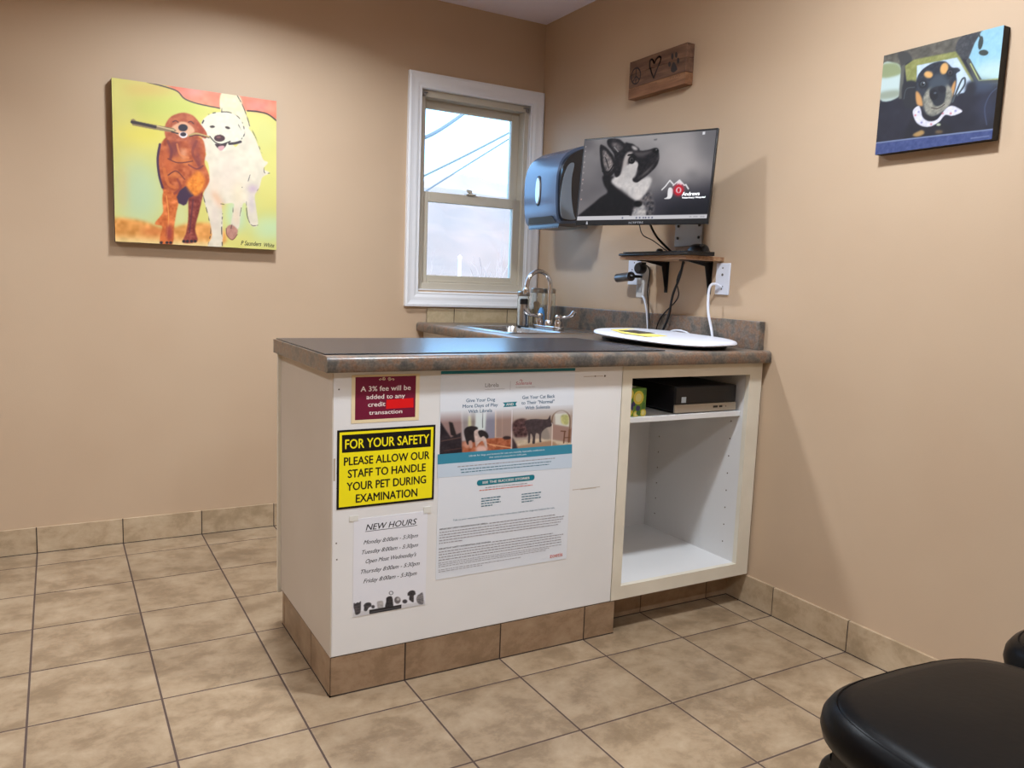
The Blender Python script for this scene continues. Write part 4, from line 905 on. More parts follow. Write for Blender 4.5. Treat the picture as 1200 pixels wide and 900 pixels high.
# dog
P_.poly([(245, 700), (300, 590), (380, 640), (470, 640), (540, 700), (500, 760), (240, 790)], (24, 25, 36), 2); P_.poly([(285, 720), (340, 690), (360, 710), (320, 730)], (176, 140, 86), 1.5); P_.ell((450, 702), 26, 10, (150, 120, 80), 2, .8)
P_.poly([(300, 400), (318, 345), (360, 305), (420, 278), (480, 276), (522, 312), (556, 314), (572, 332), (548, 350), (552, 390), (546, 440), (525, 510), (490, 560), (440, 600), (390, 606), (345, 560), (305, 500)], (40, 46, 58), .7, var=12)
P_.poly([(300, 455), (330, 480), (345, 530), (340, 545), (306, 530)], (208, 152, 92), 1.2); P_.poly([(525, 420), (545, 390), (540, 450), (520, 500), (510, 470)], (206, 150, 90), 1.2)
P_.poly([(345, 500), (375, 440), (430, 400), (490, 410), (520, 440), (528, 480), (510, 540), (450, 590), (400, 606), (362, 580)], (138, 136, 124), 1.5, var=22, vs=5)
P_.poly([(380, 400), (440, 350), (500, 400), (470, 440), (400, 450)], (62, 72, 84), 3); P_.ell((375, 354), 28, 21, (226, 172, 104), 1.2, 1, 10); P_.ell((472, 318), 25, 36, (226, 172, 104), 1.2, 1, 15)
P_.ell((342, 412), 27, 26, (22, 26, 34), .8); P_.ell((342, 410), 16, 14, (84, 96, 106), .8); P_.ell((342, 412), 9, 10, (10, 12, 16), .6); P_.ell((348, 404), 4, 4, (226, 230, 236), .5)
P_.ell((510, 345), 22, 24, (22, 26, 34), .8); P_.ell((510, 342), 13, 13, (90, 84, 96), .8); P_.ell((510, 344), 8, 9, (10, 12, 16), .6)
P_.poly([(385, 450), (430, 425), (478, 432), (486, 480), (470, 530), (425, 545), (395, 500)], (36, 40, 50), 1); P_.ell((412, 478), 26, 32, (18, 20, 30), .8); P_.ell((462, 445), 26, 22, (22, 24, 36), 1); P_.ell((420, 466), 9, 5, (110, 120, 136), 1)
P_.line([(400, 556), (440, 560), (480, 536)], 5, (70, 60, 56)); P_.poly([(320, 560), (350, 600), (400, 634), (450, 612), (480, 585), (420, 610), (370, 600)], (24, 22, 30), 1)
P_.poly([(283, 575), (318, 543), (335, 570), (345, 610), (380, 636), (430, 630), (462, 596), (490, 560), (530, 544), (588, 572), (580, 588), (530, 605), (486, 600), (450, 640), (400, 668), (350, 668), (305, 640)], (222, 220, 230), .7, var=12, vs=4)
for (x, y, c_) in ((300, 600, (200, 90, 100)), (340, 645, (110, 110, 170)), (400, 655, (200, 90, 100)), (520, 590, (200, 80, 90)), (550, 575, (120, 120, 180)), (470, 590, (200, 90, 100)), (320, 580, (120, 120, 180))): P_.ell((x, y), 7, 6, c_, .8, .8)
P_.ell((446, 658), 14, 8, (190, 200, 170), .8)
P_.poly([(52, 770), (300, 742), (790, 690), (790, 760), (52, 850)], (62, 76, 128), .8, False, var=10); P_.line([(56, 768), (300, 740), (786, 688)], 7, (120, 134, 170)); P_.line([(650, 742), (760, 728)], 4, (180, 190, 210), .5)
face = P_.mesh('painted_face', (XR-D_-.0006, ya, za), (0, -1, 0), (0, 0, 1), ya-yb, zb-za, vcol_mat('car_dog_paint', rough=.45), bri=.88)
put(root, body, face)

# wooden sign
root = empty('wooden_sign', (XR, -.77, 1.92), 'small brown plank sign with peace sign, heart and paw print', 'sign')
sy0, sy1, sz0, sz1, sd = -.590, -.944, 1.922, 2.076, .040
M_sign = wood_mat('sign_wood', (84, 58, 44), (106, 76, 58), (128, 94, 72), (8, 1, 9), 7); M_sign2 = wood_mat('sign_wood_light', (114, 76, 50), (136, 94, 64), (156, 112, 78), (8, 1, 9), 7)
zz = [sz0, sz0+.046, sz0+.100, sz1]
p = []
for k, (a, b) in enumerate(zip(zz, zz[1:])):
    p.append(MB().box((XR-sd, sy1, a+.0005), (XR-.001, sy0, b-.0005)).out('plank', M_sign if k else M_sign2, bevel=.0012))
pr = Print((XR-sd-.0004, sy0, sz0), (0, -1, 0), (0, 0, 1), sy0-sy1, sz1-sz0, [(90, 343), (812, 92), (800, 600), (75, 825)])
MS = mat('burnt_line', (46, 40, 42), .6); MSl = mat('burnt_faint', (112, 76, 56), .7)
pr.k = 1
def arc(cx, cy, rx, ry, a0=0, a1=360, n=20, tilt=0): return [(cx+rx*math.cos(math.radians(a0+(a1-a0)*k/n)), cy+ry*math.sin(math.radians(a0+(a1-a0)*k/n))+tilt*(rx*math.cos(math.radians(a0+(a1-a0)*k/n)))) for k in range(n+1)]
pr.line(arc(172, 515, 60, 100, tilt=-.3), .006, MS); pr.line([(174, 420), (172, 612)], .005, MS); pr.line([(172, 520), (132, 590)], .005, MS); pr.line([(172, 515), (215, 555)], .005, MS)
p.append(pr.out('peace_symbol')); pr.k = 1
hp = crom([(405, 535, 0), (375, 470, 0), (350, 390, 0), (352, 325, 0), (375, 305, 0), (395, 325, 0), (408, 352, 0), (430, 305, 0), (460, 272, 0), (488, 280, 0), (485, 320, 0), (455, 400, 0), (405, 535, 0)], 4)
pr.line([(v.x, v.y) for v in hp], .007, MS)
p.append(pr.out('heart_symbol')); pr.k = 1
pr.poly([(620, 440), (640, 350), (665, 345), (700, 415), (690, 440), (655, 465)], MS, 4)
for cx, cy, rx, ry in ((602, 365, 17, 32), (634, 268, 17, 40), (682, 250, 16, 36), (708, 320, 16, 38)): pr.poly(arc(cx, cy, rx, ry, n=12)[:-1], MS)
p.append(pr.out('paw_print')); pr.k = 1
for s_, a, b in (('PEACE', (105, 712), (215, 680)), ('LOVE', (345, 650), (450, 615)), ('PAWS', (615, 548), (740, 515))): pr.text(s_, a, b, 34, MSl)
p.append(pr.out('lettering')); put(root, *p)

# ================================================================== NOTICES ON THE FRONT PANEL
def sheet_frame(u0, v0, u1, v1, q): return Print((u0, YI-.0006, v0), (1, 0, 0), (0, 0, 1), u1-u0, v1-v0, q)
def notice(name, label, cat, u0, v0, u1, v1, mt, th=.0008, group=None):
    o = tag(MB().box((u0, YI-th, v0), (u1, YI-.0002, v1)).out(name, mt), label, cat, group); return o
TAPE = mat('clear_tape', (228, 226, 218), .2)
# credit fee
q = [(180, 37), (535, 28), (530, 272), (180, 290)]
M_maroon = mat('maroon_print', (116, 18, 52), .45); M_crm = mat('cream_border', (238, 218, 176), .5); M_wtx = mat('white_ink', (244, 232, 226), .5); M_red = mat('red_tape', (226, 16, 22), .45)
n1 = notice('fee_notice', 'small maroon card fee notice with cream border, top left of the panel', 'notice', .7575, .7505, .9490, .8785, M_crm)
pr = sheet_frame(.7676, .7592, .9380, .8730, q); pr.O.y = YI-.0008
pr.k = 1; pr.rect(0, 0, pr.w, pr.h, M_maroon)
for s_, a, b, c_ in (('A 3% fee will be', (212, 122), (503, 112), 30), ('added to any', (246, 166), (470, 160), 27), ('credit', (256, 211), (355, 208), 27), ('transaction', (262, 257), (454, 250), 24)): pr.text(s_, a, b, c_, M_wtx, bold=.015)
pr.poly([(362, 170), (520, 160), (520, 216), (360, 224)], M_red)
for cx, a0 in ((348, 0), (378, 180)): pr.line([(cx+(2+k*.55)*math.cos(math.radians(a0+k*38)), 47+(2+k*.5)*math.sin(math.radians(a0+k*38))) for k in range(18)], .0011, M_crm)
for sx in (-1, 1): pr.line([(363+sx*p_, 48+q_) for p_, q_ in ((26, 4), (36, -3), (44, 2), (40, 7), (35, 4))], .0012, M_crm)
sub(n1, pr.out('lettering'))
# safety sign
q = [(58, 367), (663, 326), (650, 787), (50, 860)]
M_yel = mat('safety_yellow', (255, 238, 24), .4); M_bk = mat('sign_black', (18, 17, 16), .4)
n1 = notice('safety_sign', 'yellow and black pet safety sign below the maroon notice', 'sign', .7205, .5215, .9995, .7345, M_bk, .0012)
pr = sheet_frame(.7205, .5215, .9995, .7345, q); pr.O.y = YI-.0012; pr.k = 1
pr.rect(.006, .006, pr.w-.006, pr.h-.006, M_yel)
pr.poly([(86, 396), (635, 356), (632, 462), (86, 506)], M_bk)
pr.text('FOR YOUR SAFETY', (106, 480), (622, 440), 58, M_yel, bold=.02)
for s_, a, b in (('PLEASE ALLOW OUR', (98, 584), (624, 536)), ('STAFF TO HANDLE', (122, 660), (600, 612)), ('YOUR PET DURING', (114, 738), (602, 688)), ('EXAMINATION', (170, 812), (548, 768))): pr.text(s_, a, b, 50, M_bk, bold=.028)
sub(n1, pr.out('lettering'))
# hours
q = [(38, 92), (642, 32), (600, 800), (25, 893)]
M_pap = mat('white_paper', (234, 234, 240), .6); M_ink = mat('grey_black_ink', (38, 36, 42), .6)
hu0, hv0, hu1, hv1 = .768, .216, .982, .490
n1 = notice('hours_notice', 'white taped paper of new opening hours, lowest notice', 'notice', hu0, hv0, hu1, hv1, M_pap)
pr = sheet_frame(hu0, hv0, hu1, hv1, q); pr.O.y = YI-.0008; pr.k = 1
pr.text('NEW HOURS', (136, 186), (550, 142), 50, M_ink, bold=.012, shear=.25); pr.line([(132, 196), (552, 152)], .0016, M_ink)
for s_, a, b in (('Monday 8:00am - 5:30pm', (116, 302), (558, 252)), ('Tuesday 8:00am - 5:30pm', (104, 386), (556, 328)), ("Open Most Wednesday's", (132, 458), (540, 408)), ('Thursday 8:00am - 5:30pm', (94, 546), (564, 480)), ('Friday 8:00am - 5:30pm', (112, 622), (540, 560))): pr.text(s_, a, b, 33, M_ink, bold=.011, shear=.38)
sub(n1, pr.out('lettering'))
P_ = Pic(150, 66, [(38, 690), (610, 630), (600, 800), (26, 893)], (234, 234, 240))
g1 = (70, 66, 70)
P_.poly([(30, 850), (600, 775), (600, 830), (26, 900)], (200, 198, 200), 1.5, False, a=.7)
P_.poly([(42, 768), (55, 775), (72, 765), (88, 768), (102, 755), (104, 790), (96, 850), (76, 868), (52, 868), (44, 830), (38, 800)], g1, .5, var=24, vs=3)
P_.poly([(128, 790), (150, 772), (185, 772), (192, 800), (170, 812), (150, 840), (128, 836), (130, 812)], (64, 62, 66), .5, var=20, vs=3); P_.ell((205, 806), 14, 14, g1, .6)
P_.poly([(240, 770), (256, 762), (275, 760), (288, 770), (286, 815), (245, 820)], (176, 172, 172), .6, var=20, vs=3)
P_.poly([(318, 735), (350, 725), (362, 740), (366, 780), (362, 810), (305, 816), (312, 770)], (46, 44, 48), .5, var=18, vs=3); P_.line(arc(354, 700, 14, 14), 6, (60, 56, 62))
P_.ell((400, 760), 24, 28, (110, 104, 106), .6); P_.ell((405, 752), 12, 12, (190, 186, 186), .8); P_.ell((455, 772), 18, 16, (70, 66, 72), .6)
P_.poly([(480, 705), (505, 688), (530, 695), (534, 720), (522, 730), (518, 780), (488, 760), (490, 730), (478, 728)], (56, 52, 56), .5, var=16, vs=3); P_.poly([(545, 735), (560, 722), (585, 712), (588, 790), (560, 798), (540, 770)], (128, 124, 126), .7, var=30, vs=3)
P_.poly([(172, 832), (428, 796), (428, 826), (172, 868)], (34, 32, 36), .4, False); P_.line([(182, 852), (418, 815)], 5, (150, 148, 152), .7)
hq = pr.H; a0 = hq((26, 893)); b0 = hq((610, 630))
sub(n1, P_.mesh('animal_picture', (hu0+.001, YI-.0012, hv0+.001), (1, 0, 0), (0, 0, 1), hu1-hu0-.002, .0655, vcol_mat('hours_print', rough=.6)))
# clear sleeve edge and tape
for a, b in (((hu0-.012, hv1-.004), (hu0+.012, hv1+.010)), ((hu1-.012, hv1-.006), (hu1+.010, hv1+.012))):
    sub(n1, MB().box((a[0], YI-.0016, a[1]), (b[0], YI-.0003, b[1])).out('tape', TAPE))
# big poster
q = [(383, 42), (826, 35), (800, 655), (368, 730)]
pu0, pv0, pu1, pv1 = 1.012, .2835, 1.459, .8835
M_post = mat('poster_paper', (228, 232, 238), .5); M_teal = mat('teal_ink', (24, 124, 140), .5); M_blue = mat('poster_blue', (58, 140, 166), .5); M_lblue = mat('poster_pale_blue', (204, 218, 232), .5); M_txt = mat('teal_text', (34, 92, 126), .5); M_g = mat('small_grey_text', (152, 148, 154), .6); M_mag = mat('magenta_ink', (176, 60, 90), .5); M_gd = mat('dark_grey_text', (84, 80, 88), .6); M_or = mat('orange_ink', (214, 96, 76), .5); M_tdk = mat('teal_dark_text', (60, 112, 132), .5)
n1 = notice('medication_poster', 'large white and teal pet medication poster taped on the white panel', 'poster', pu0, pv0, pu1, pv1, M_post)
pr = sheet_frame(pu0, pv0, pu1, pv1, q); pr.O.y = YI-.0008; pr.k = 1; w, h = pr.w, pr.h
pr.rect(0, h-.0085, w, h, M_teal)
def zq(p): return (p[0]*170/1177*2.8125+(510-380)*2.8125, p[1]*130/900*2.8125+(430-420)*2.8125)   # finer drawing -> this one
def zr(p): return (p[0]*170/1093*2.8125+(510-380)*2.8125, p[1]*140/900*2.8125+(550-420)*2.8125)
def tq(s_, a, b, c_, m_, f=zq, sc2=1177/170/2.8125, **k): pr.text(s_, f(a), f(b), c_/sc2, m_, **k)
tq('Librela', (405, 168), (515, 160), 32, M_gd); tq('bedinvetmab injection', (405, 188), (562, 182), 9, M_g)
tq('Solensia', (652, 152), (782, 142), 26, M_mag, shear=.2); tq('frunevetmab injection', (655, 175), (808, 165), 9, M_g); pr.line([zq((610, 120)), zq((608, 190))], .0008, M_g)
pr.line([zq((686, 118)), zq((692, 106)), zq((706, 112)), zq((700, 124))], .0015, M_mag)
for s_, a, b in (('Give Your Dog', (250, 285), (485, 278)), ('More Days of Play', (222, 330), (508, 322)), ('With Librela', (268, 374), (462, 366)), ('Get Your Cat Back', (706, 264), (970, 252)), ('to Their "Normal"', (700, 306), (965, 296)), ('With Solensia', (730, 348), (930, 338))): tq(s_, a, b, 27, M_txt, bold=.012)
pr.poly([zq(p_) for p_ in ((548, 290), (665, 283), (652, 302), (662, 320), (552, 327), (566, 308))], M_teal); tq('AND', (576, 316), (636, 312), 19, M_wtx, bold=.015)
# band
pr.poly([zq((18, 708)), zq((1110, 626)), zq((1110, 700)), zq((18, 790))], M_blue)
pr.poly([zq((18, 790)), zq((1110, 700)), zq((1108, 815)), zq((18, 898))], M_lblue)
MWi = mat('poster_white_text', (236, 242, 246), .5)
tq('Librela for dogs and Solensia for cats are monthly injectable medications', (276, 724), (888, 678), 13, MWi); tq('that control osteoarthritis (OA) pain', (440, 738), (742, 712), 13, MWi)
rng = random.Random(5)
def micro(p0, p1, hgt, m_, f=zr, dens=.82, lead=None):
    """unreadable small print: word-length dashes"""
    a, b = pr.H(f(p0)), pr.H(f(p1)); L_ = b[0]-a[0]; u = 0
    while u < L_:
        wl = min(rng.uniform(.004, .013), L_-u)
        if wl > .002:
            v = a[1]+(b[1]-a[1])*0; pr.rect(a[0]+u, v, a[0]+u+wl, v+hgt, m_, False)
        u += wl+.0022
pr.k += 1
for p0, p1 in (((182, 812), (972, 742)), ((206, 836), (945, 772)), ((212, 858), (925, 790))): micro(p0, p1, .0026, M_g if p0[0] < 200 else M_tdk, f=zq)
z7 = dict(f=zr, sc2=1093/170/2.8125)
pl_ = crom([zr(p_)+(0,) for p_ in ((330, 88), (345, 76), (520, 58), (735, 37), (752, 50), (738, 70), (560, 95), (345, 120), (320, 112))], 3, True)
aa = pr.H(zr((316, 118))); bb = pr.H(zr((752, 40))); u0_, u1_ = aa[0], bb[0]; vc = (pr.H(zr((330, 100)))[1]+pr.H(zr((735, 58)))[1])/2
pr.k += 1; pr.poly_uv([(x, y) for x, y in rrect(u0_, vc-.0085, u1_, vc+.0085, .008)], M_teal)
pr.text_uv('SEE THE SUCCESS STORIES', u0_+.018, vc-.0035, (u1_-u0_)-.036, .0068, M_wtx, bold=.02)
pr.k += 1
for p0, p1, m_ in (((380, 138), (695, 103), M_g), ((335, 160), (735, 121), M_or)): micro(p0, p1, .0022, m_)
for x0, y0, dx in ((350, 222, 148), (655, 188, 145)):
    for k in range(4): micro((x0, y0+k*19), (x0+dx-(0, 12, 2, 60)[k], y0+k*19-16), .003, M_tdk)
tq('Talk to your veterinary healthcare team to learn more about Librela for dogs and Solensia for cats.', (136, 386), (903, 288), 12, M_tdk, **z7)
tq('IMPORTANT SAFETY INFORMATION FOR LIBRELA:', (35, 458), (402, 405), 11, M_gd, bold=.02, **z7)
tq('IMPORTANT SAFETY INFORMATION FOR SOLENSIA:', (30, 605), (425, 545), 11, M_gd, bold=.02, **z7)
pr.k += 1
micro((412, 405), (905, 338), .0024, M_g); micro((435, 545), (890, 475), .0024, M_g)
for k in range(5): micro((34-k, 478+k*20.5), (970-(0, 8, 25, 40, 760)[k], 478+k*20.5-80), .0024, M_g)
for k in range(4): micro((30-k, 626+k*20.5), (965-(0, 15, 15, 15)[k], 626+k*20.5-80), .0024, M_g)
for k in range(5): micro((26, 708+k*14+(10 if k > 2 else 0)), (950-(0, 90, 110, 300, 590)[k], 708+k*14-80), .0015, M_g)
tq('zoetis', (868, 656), (962, 644), 30, M_or, bold=.006, **z7)
sub(n1, pr.out('lettering'))
# photo strip on the poster
pu = [pr.H(zq(p_)) for p_ in ((30, 330), (1118, 262), (1110, 626), (22, 708))]
P_ = Pic(280, 92, [(30, 345), (1118, 277), (1108, 628), (20, 708)], (150, 124, 116))
# dog half
P_.poly([(20, 330), (190, 320), (200, 700), (20, 720)], (150, 122, 118), 1, False); P_.poly([(30, 430), (60, 480), (110, 560), (190, 520), (205, 700), (20, 720)], (38, 30, 38), 1, False, var=12); P_.poly([(95, 430), (125, 440), (160, 560), (110, 540)], (34, 26, 30), .8, False); P_.line([(40, 590), (190, 560)], 8, (120, 86, 76), .7); P_.line([(60, 670), (190, 650)], 10, (90, 60, 56), .7)
P_.poly([(190, 330), (600, 300), (595, 560), (200, 590)], (190, 178, 176), 1, False); P_.poly([(300, 320), (390, 320), (390, 500), (300, 500)], (214, 224, 222), 1.5, False); P_.poly([(240, 390), (275, 390), (280, 460), (235, 470)], (210, 206, 160), 1.5)
P_.line([(362, 330), (362, 480)], 6, (70, 74, 80)); P_.poly([(205, 340), (245, 350), (240, 520), (210, 540)], (150, 140, 140), 1.5); P_.poly([(395, 350), (465, 345), (465, 600), (380, 560)], (136, 134, 150), 1.5, False); P_.poly([(270, 350), (300, 350), (300, 460), (275, 470)], (140, 128, 122), 1.5)
P_.poly([(470, 340), (600, 330), (595, 560), (470, 560)], (158, 132, 122), 1, False); P_.line([(466, 340), (466, 620)], 8, (214, 180, 150)); P_.line([(520, 340), (520, 550)], 5, (180, 150, 136))
P_.poly([(200, 600), (400, 570), (595, 560), (600, 690), (200, 700)], (168, 92, 60), 1, False, var=20, vs=6); P_.ell((560, 565), 35, 15, (50, 34, 36), 1); P_.line([(420, 620), (600, 650)], 9, (236, 176, 130), .8); P_.line([(380, 600), (470, 640)], 6, (230, 160, 110), .8)
P_.ell((355, 660), 50, 34, (232, 196, 186), 2.5, .9); P_.ell((240, 620), 40, 30, (214, 160, 140), 2.5, .8)
P_.poly([(215, 520), (225, 485), (262, 468), (310, 472), (325, 490), (300, 510), (305, 590), (285, 600), (255, 590), (250, 620), (235, 610)], (34, 28, 32), .7, var=8); P_.poly([(295, 510), (340, 505), (385, 560), (400, 640), (385, 640), (360, 590), (325, 620), (310, 640), (300, 590)], (206, 182, 172), .8, var=12)
P_.poly([(325, 515), (355, 500), (395, 520), (410, 555), (395, 572), (370, 550), (345, 560)], (36, 30, 34), .7); P_.poly([(255, 590), (275, 590), (280, 640), (265, 650), (252, 620)], (196, 156, 140), .8)
P_.line([(601, 330), (597, 690)], 7, (226, 214, 214))
# cat half
P_.poly([(610, 330), (1120, 290), (1108, 640), (605, 670)], (176, 158, 146), 1, False); P_.poly([(612, 430), (720, 410), (730, 540), (690, 560), (620, 550)], (74, 48, 50), 1.5, var=30, vs=5); P_.poly([(940, 450), (1110, 480), (1108, 620), (940, 580)], (160, 128, 116), 1.5, False)
P_.poly([(960, 360), (1085, 350), (1085, 470), (965, 450)], (214, 212, 200), 1, False); P_.poly([(1015, 375), (1075, 370), (1075, 450), (1020, 440)], (186, 184, 120), 1.5, var=20); P_.poly([(605, 590), (850, 570), (1108, 610), (1108, 650), (605, 680)], (206, 186, 160), 1.2, False, var=12); P_.poly([(620, 640), (930, 590), (1000, 630), (610, 680)], (172, 136, 108), 1.5, False)
P_.poly([(840, 520), (890, 480), (920, 570), (860, 575)], (150, 138, 128), 1.2); P_.poly([(605, 560), (640, 620), (650, 670), (605, 680)], (60, 44, 50), 1.2, False)
P_.poly([(715, 470), (705, 440), (725, 415), (790, 405), (860, 408), (900, 405), (920, 372), (925, 410), (945, 440), (925, 470), (890, 480), (850, 520), (845, 590), (852, 600), (832, 600), (828, 540), (800, 530), (795, 600), (790, 615), (772, 612), (775, 560), (755, 530), (752, 600), (735, 608), (735, 540)], (64, 52, 56), .6, var=10)
P_.line([(936, 440), (940, 470), (938, 640)], 7, (236, 220, 206), .9); P_.line([(935, 430), (945, 375), (980, 340), (1030, 332), (1075, 360), (1092, 410), (1090, 500)], 13, (126, 100, 80)); P_.line([(1090, 500), (1085, 600)], 20, (120, 80, 56)); P_.line([(1048, 510), (1040, 610)], 12, (104, 66, 46)); P_.line([(1015, 508), (1055, 512)], 10, (104, 66, 46)); P_.line([(1045, 565), (1095, 565)], 8, (104, 66, 46))
# fade at top
fade = np.clip(1-P_.y/26, 0, 1); P_.put(fade, (226, 230, 236))
f0 = (pu[0][1]+pu[1][1])/2; f1_ = (pu[2][1]+pu[3][1])/2
sub(n1, P_.mesh('photo_strip', (pu0+.002, YI-.00095, pv0+f1_-.002), (1, 0, 0), (0, 0, 1), w-.004, f0-f1_-.012, vcol_mat('poster_photo', rough=.5)))

# ================================================================== CHAIRS
M_vin = mat('black_vinyl', (9, 8, 9), .34, bump=(60, .12), spec=.15); M_vin2 = mat('black_vinyl_side', (22, 21, 25), .25, spec=.6)
SW, SDp = .515, .50
def seat_mesh(cx, cy, z1, name):
    """upholstered pad: superellipse plan, crowned top, rolled side"""
    m = MB(); n = 64
    def loop(g, z, dome=0):
        out = []
        for k in range(n):
            t = 2*PI*k/n; ct, st = math.cos(t), math.sin(t); e = 2/4.6
            x = (SW/2+g)*abs(ct)**e*(1 if ct > 0 else -1); y = (SDp/2+g)*abs(st)**e*(1 if st > 0 else -1)
            if y > 0: x *= 1-.05*(y/(SDp/2))**2; y += .020*(1-(x/(SW/2))**2)
            out.append(m.bm.verts.new((x, y, z+dome*(1-(x/(SW/2))**2)*(1-(y/(SDp/2))**2*.8))))
        return out
    loops = [loop(-.05, -.078), loop(-.014, -.076), loop(-.002, -.062), loop(.002, -.045), loop(0, -.028), loop(-.008, -.014), loop(-.018, -.0065), loop(-.020, -.0085), loop(-.023, -.005), loop(-.045, -.001, .002), loop(-.09, .001, .006), loop(-.15, .002, .009), loop(-.21, .003, .010)]
    for a, b in zip(loops, loops[1:]):
        for k in range(n):
            m.bm.faces.new((a[k], a[(k+1) % n], b[(k+1) % n], b[k]))
    m.bm.faces.new(loops[0][::-1]); m.bm.faces.new(loops[-1])
    return m.out(name, M_vin, smooth=60)
def make_chair(x, y, rz, label):
    r_ = bpy.data.objects.new('waiting_chair', None); C.objects.link(r_); tag(r_, label, 'chair', 'black vinyl waiting chairs')
    s_ = seat_mesh(0, 0, 0, 'seat'); s_.location = (0, 0, .480); s_.parent = r_
    kids = [s_]
    pn = MB().box((-SW/2+.05, -SDp/2+.04, .365), (SW/2-.05, SDp/2-.05, .402)).out('seat_pan', M_blackm, r_)
    bk = MB(); n = 16
    rows = []
    for j in range(7):
        z = .53+.40*j/6; rows.append([bk.bm.verts.new((-.24+.48*i/12, -SDp/2-.030-.035*j/6-.012*math.cos((i/12-.5)*PI), z)) for i in range(13)])
    for a, b in zip(rows, rows[1:]):
        for i in range(12): bk.bm.faces.new((a[i], a[i+1], b[i+1], b[i]))
    b_ = bk.out('backrest', M_vin, r_, smooth=60); sm = b_.modifiers.new('s', 'SOLIDIFY'); sm.thickness = .05; sm.offset = -1; bv = b_.modifiers.new('b', 'BEVEL'); bv.width = .018; bv.segments = 3
    for sx in (-1, 1):
        X = sx*(SW/2-.078)
        MB().tube(crom([(X, .215, .366), (X, .235, .33), (X, .245, .20), (X, .25, .012)], 4), .0115, 12).out('leg', M_blackm, r_, smooth=60)
        MB().tube(crom([(X, -.29, .80), (X, -.275, .50), (X, -.26, .34), (X, -.275, .16), (X, -.30, .012)], 4), .0115, 12).out('leg', M_blackm, r_, smooth=60)
        MB().tube([(X, .222, .356), (X, -.262, .356)], .0115, 12).out('side_rail', M_blackm, r_, smooth=60)
        for yy in (.25, -.30): MB().lathe([(.016, 0), (.016, .02), (.0125, .024)], (X, yy, 0), 14).out('foot_cap', M_black, r_, smooth=50)
    r_.location = (x, y, 0); r_.rotation_euler = (0, 0, rz); return r_
def copy_tree(o, parent=None):
    c = o.copy(); C.objects.link(c); c.parent = parent; c.matrix_parent_inverse = o.matrix_parent_inverse.copy()
    for ch in list(o.children): copy_tree(ch, c)
    return c
ch = make_chair(1.362, -2.842, math.radians(-4), 'nearer black vinyl padded chair at the bottom right, seat large in view')
c2 = copy_tree(ch); c2.location = (1.885, -2.850, 0); c2.rotation_euler = (0, 0, math.radians(-4)); c2['label'] = 'farther black vinyl padded chair, only its seat corner at the right edge'

# ================================================================== CEILING DOWNLIGHTS (all unseen, most added as fill)
for i, (x, y, e, sp_) in enumerate(LIGHTS):
    if i == 0:
        dl = empty('downlight', (x, y, ZC), 'unseen round white recessed ceiling downlight', 'ceiling light', 'recessed ceiling downlights')
        m = MB(); m.lathe([(.088, -.001), (.105, -.001), (.105, -.006), (.092, -.010), (.088, -.008), (.088, -.001)], (x, y, ZC), 32)
        put(dl, m.out('trim_ring', M_trim, smooth=50), MB().lathe([(.088, -.003), (.088, -.002)], (x, y, ZC), 32).out('lens', mat('lamp_lens', (255, 240, 220), .5, emit=6)))
    else:
        d2 = copy_tree(dl); d2.location = (x, y, ZC)

# ================================================================== OUTDOORS
def hill(name, y, x0, x1, prof, mt, depth, zb=-40):
    """ridge running across, sloping towards the viewer"""
    m = MB(); n = 60; rng = random.Random(len(prof)); rows = []
    for j in range(14):
        f = j/13; row = []
        for i in range(n+1):
            u = i/n; x = x0+(x1-x0)*u
            k = u*(len(prof)-1); a = int(min(k, len(prof)-2)); hh = prof[a]+(prof[a+1]-prof[a])*(k-a)
            z = zb+(hh-zb)*(1-(1-f)**1.3)
            row.append(m.bm.verts.new((x, y-depth*(1-f)+rng.uniform(-1, 1)*depth*.02, z+rng.uniform(-1, 1)*abs(hh)*.02)))
        rows.append(row)
    for a, b in zip(rows, rows[1:]):
        for i in range(n): m.bm.faces.new((a[i], a[i+1], b[i+1], b[i]))
    return tag(m.out(name, mt, smooth=70), kind='structure')
M_h1 = mat('far_mountain', (160, 132, 118), .95, var=(.015, (176, 148, 134), 6)); M_h2 = mat('wooded_slope', (140, 114, 100), .95, var=(.05, (160, 124, 106), 7))  # distance haze is put into both hill colours
tag(hill('distant_mountain', 520, 60, 520, [30, 52, 58, 60, 64, 70, 78, 74, 68, 62, 60, 58, 66, 60, 40], M_h1, 180), kind='structure')
tag(hill('wooded_hill', 300, 20, 320, [24, 32, 37, 38, 39, 38, 36, 35, 36, 38, 38, 30], M_h2, 190), kind='structure')
tag(MB().box((-60, 6, -6.2), (200, 240, -6)).out('yard_ground', mat('pale_grass', (150, 124, 104), .95, var=(.3, (160, 132, 112), 5))), kind='structure')
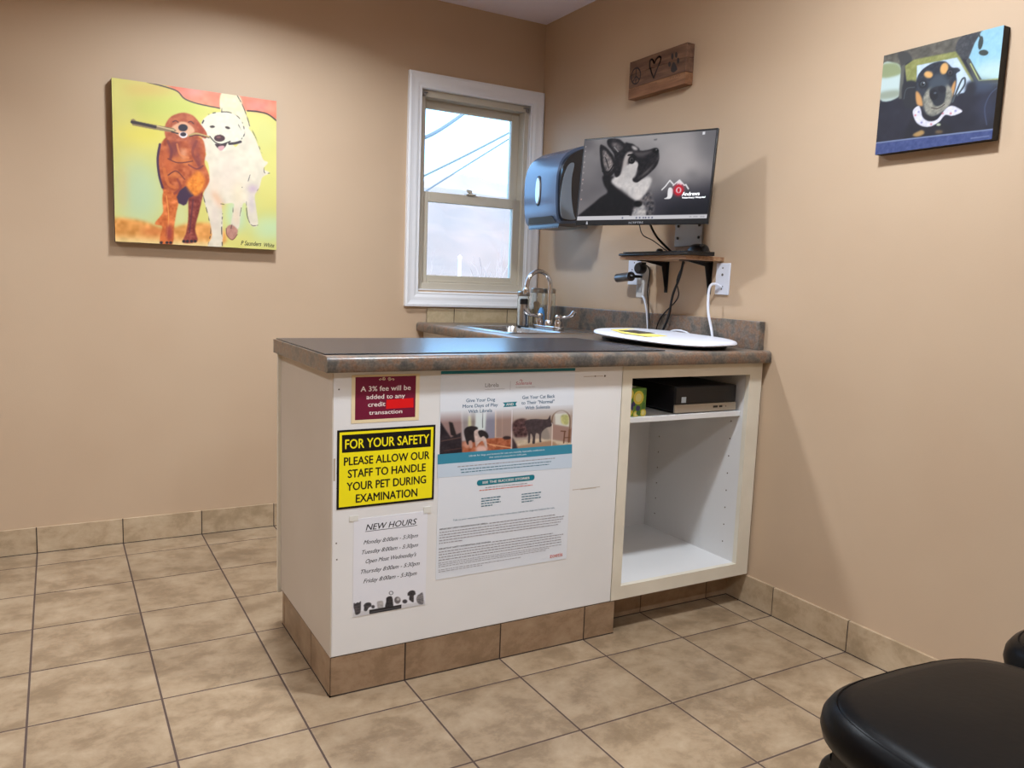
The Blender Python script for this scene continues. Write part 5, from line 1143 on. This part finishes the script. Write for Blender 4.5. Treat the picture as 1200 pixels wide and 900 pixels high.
# power lines
def pt(u, v, y):     # point seen at drawing (u,v) at depth y outdoors
    d = Vector((0.86897537, -0.49346682, 0.03704462))*((u-600)/934.37)+Vector((0.02938341, 0.12618046, 0.99157204))*(-(v-450)/934.37)+Vector((0.4939822, 0.86056318, -0.12414745))
    c = Vector((0.09387715, -3.41125191, 1.12901512)); return c+d*((y-c.y)/d.y)
M_wire = mat('power_wire', (104, 100, 98), .6)
for (a, b, c_, yy, r_, lb) in (((460, 172), (505, 158), (545, 132), 14, .045, 'thick overhead cable crossing the top left of the window view'), ((470, 219), (548, 181), (630, 138), 18, .030, 'middle overhead power line running up to the right outside'), ((480, 236), (548, 193), (630, 142), 18, .024, 'lowest overhead power line outside the upper sash')):
    tag(MB().tube(crom([pt(*a, yy), pt(*b, yy), pt(*c_, yy+2)], 8), r_, 8).out('power_line', M_wire, smooth=60), lb, 'power line')
# bare trees and a white post
M_bark = mat('pale_bark', (176, 144, 130), .9)
def bare_tree(x, y, z, h, label, seed):
    m = MB(); rng = random.Random(seed)
    def br(p, d, l, r, k):
        q = p+d*l; mid = p+d*l*.5+Vector((rng.uniform(-.05, .05), rng.uniform(-.05, .05), 0))*l
        m.tube([p, mid, q], [r, r*.85, r*.65], 6)
        if k:
            for _ in range(3 if k > 1 else 2):
                nd = (d+Vector((rng.uniform(-.55, .55), rng.uniform(-.5, .5), rng.uniform(-.05, .35)))).normalized(); br(q if rng.random() < .5 else mid, nd, l*rng.uniform(.6, .8), r*.6, k-1)
    br(Vector((x, y, z)), Vector((0, 0, 1)), h*.34, h*.016, 5)
    return tag(m.out('bare_tree', M_bark, fix=False), label, 'tree', 'bare trees outside the window')
a = pt(575, 330, 16); bare_tree(a.x, 16, -6, 8.2, 'pale leafless tree outside, right part of the lower sash', 3)
a = pt(550, 330, 22); bare_tree(a.x, 22, -6, 8.6, 'pale leafless tree outside, middle of the lower sash', 8)
a = pt(592, 330, 26); bare_tree(a.x, 26, -6, 9.5, 'pale leafless tree outside, by the right stile of the lower sash', 12)
root = empty('white_post', tuple(pt(539, 330, 12))[:2]+(-6,), 'slim white post standing outside behind the lower sash', 'post')
a = pt(539, 300, 12)
put(root, MB().tube([(a.x, 12, -6), (a.x, 12, a.z-.05)], (.032), 10).out('shaft', M_trim, smooth=50), MB().lathe([(.045, 0), (.045, .03), (.02, .06), (0, .08)], (a.x, 12, a.z-.05), 12).out('cap', M_trim, smooth=50))
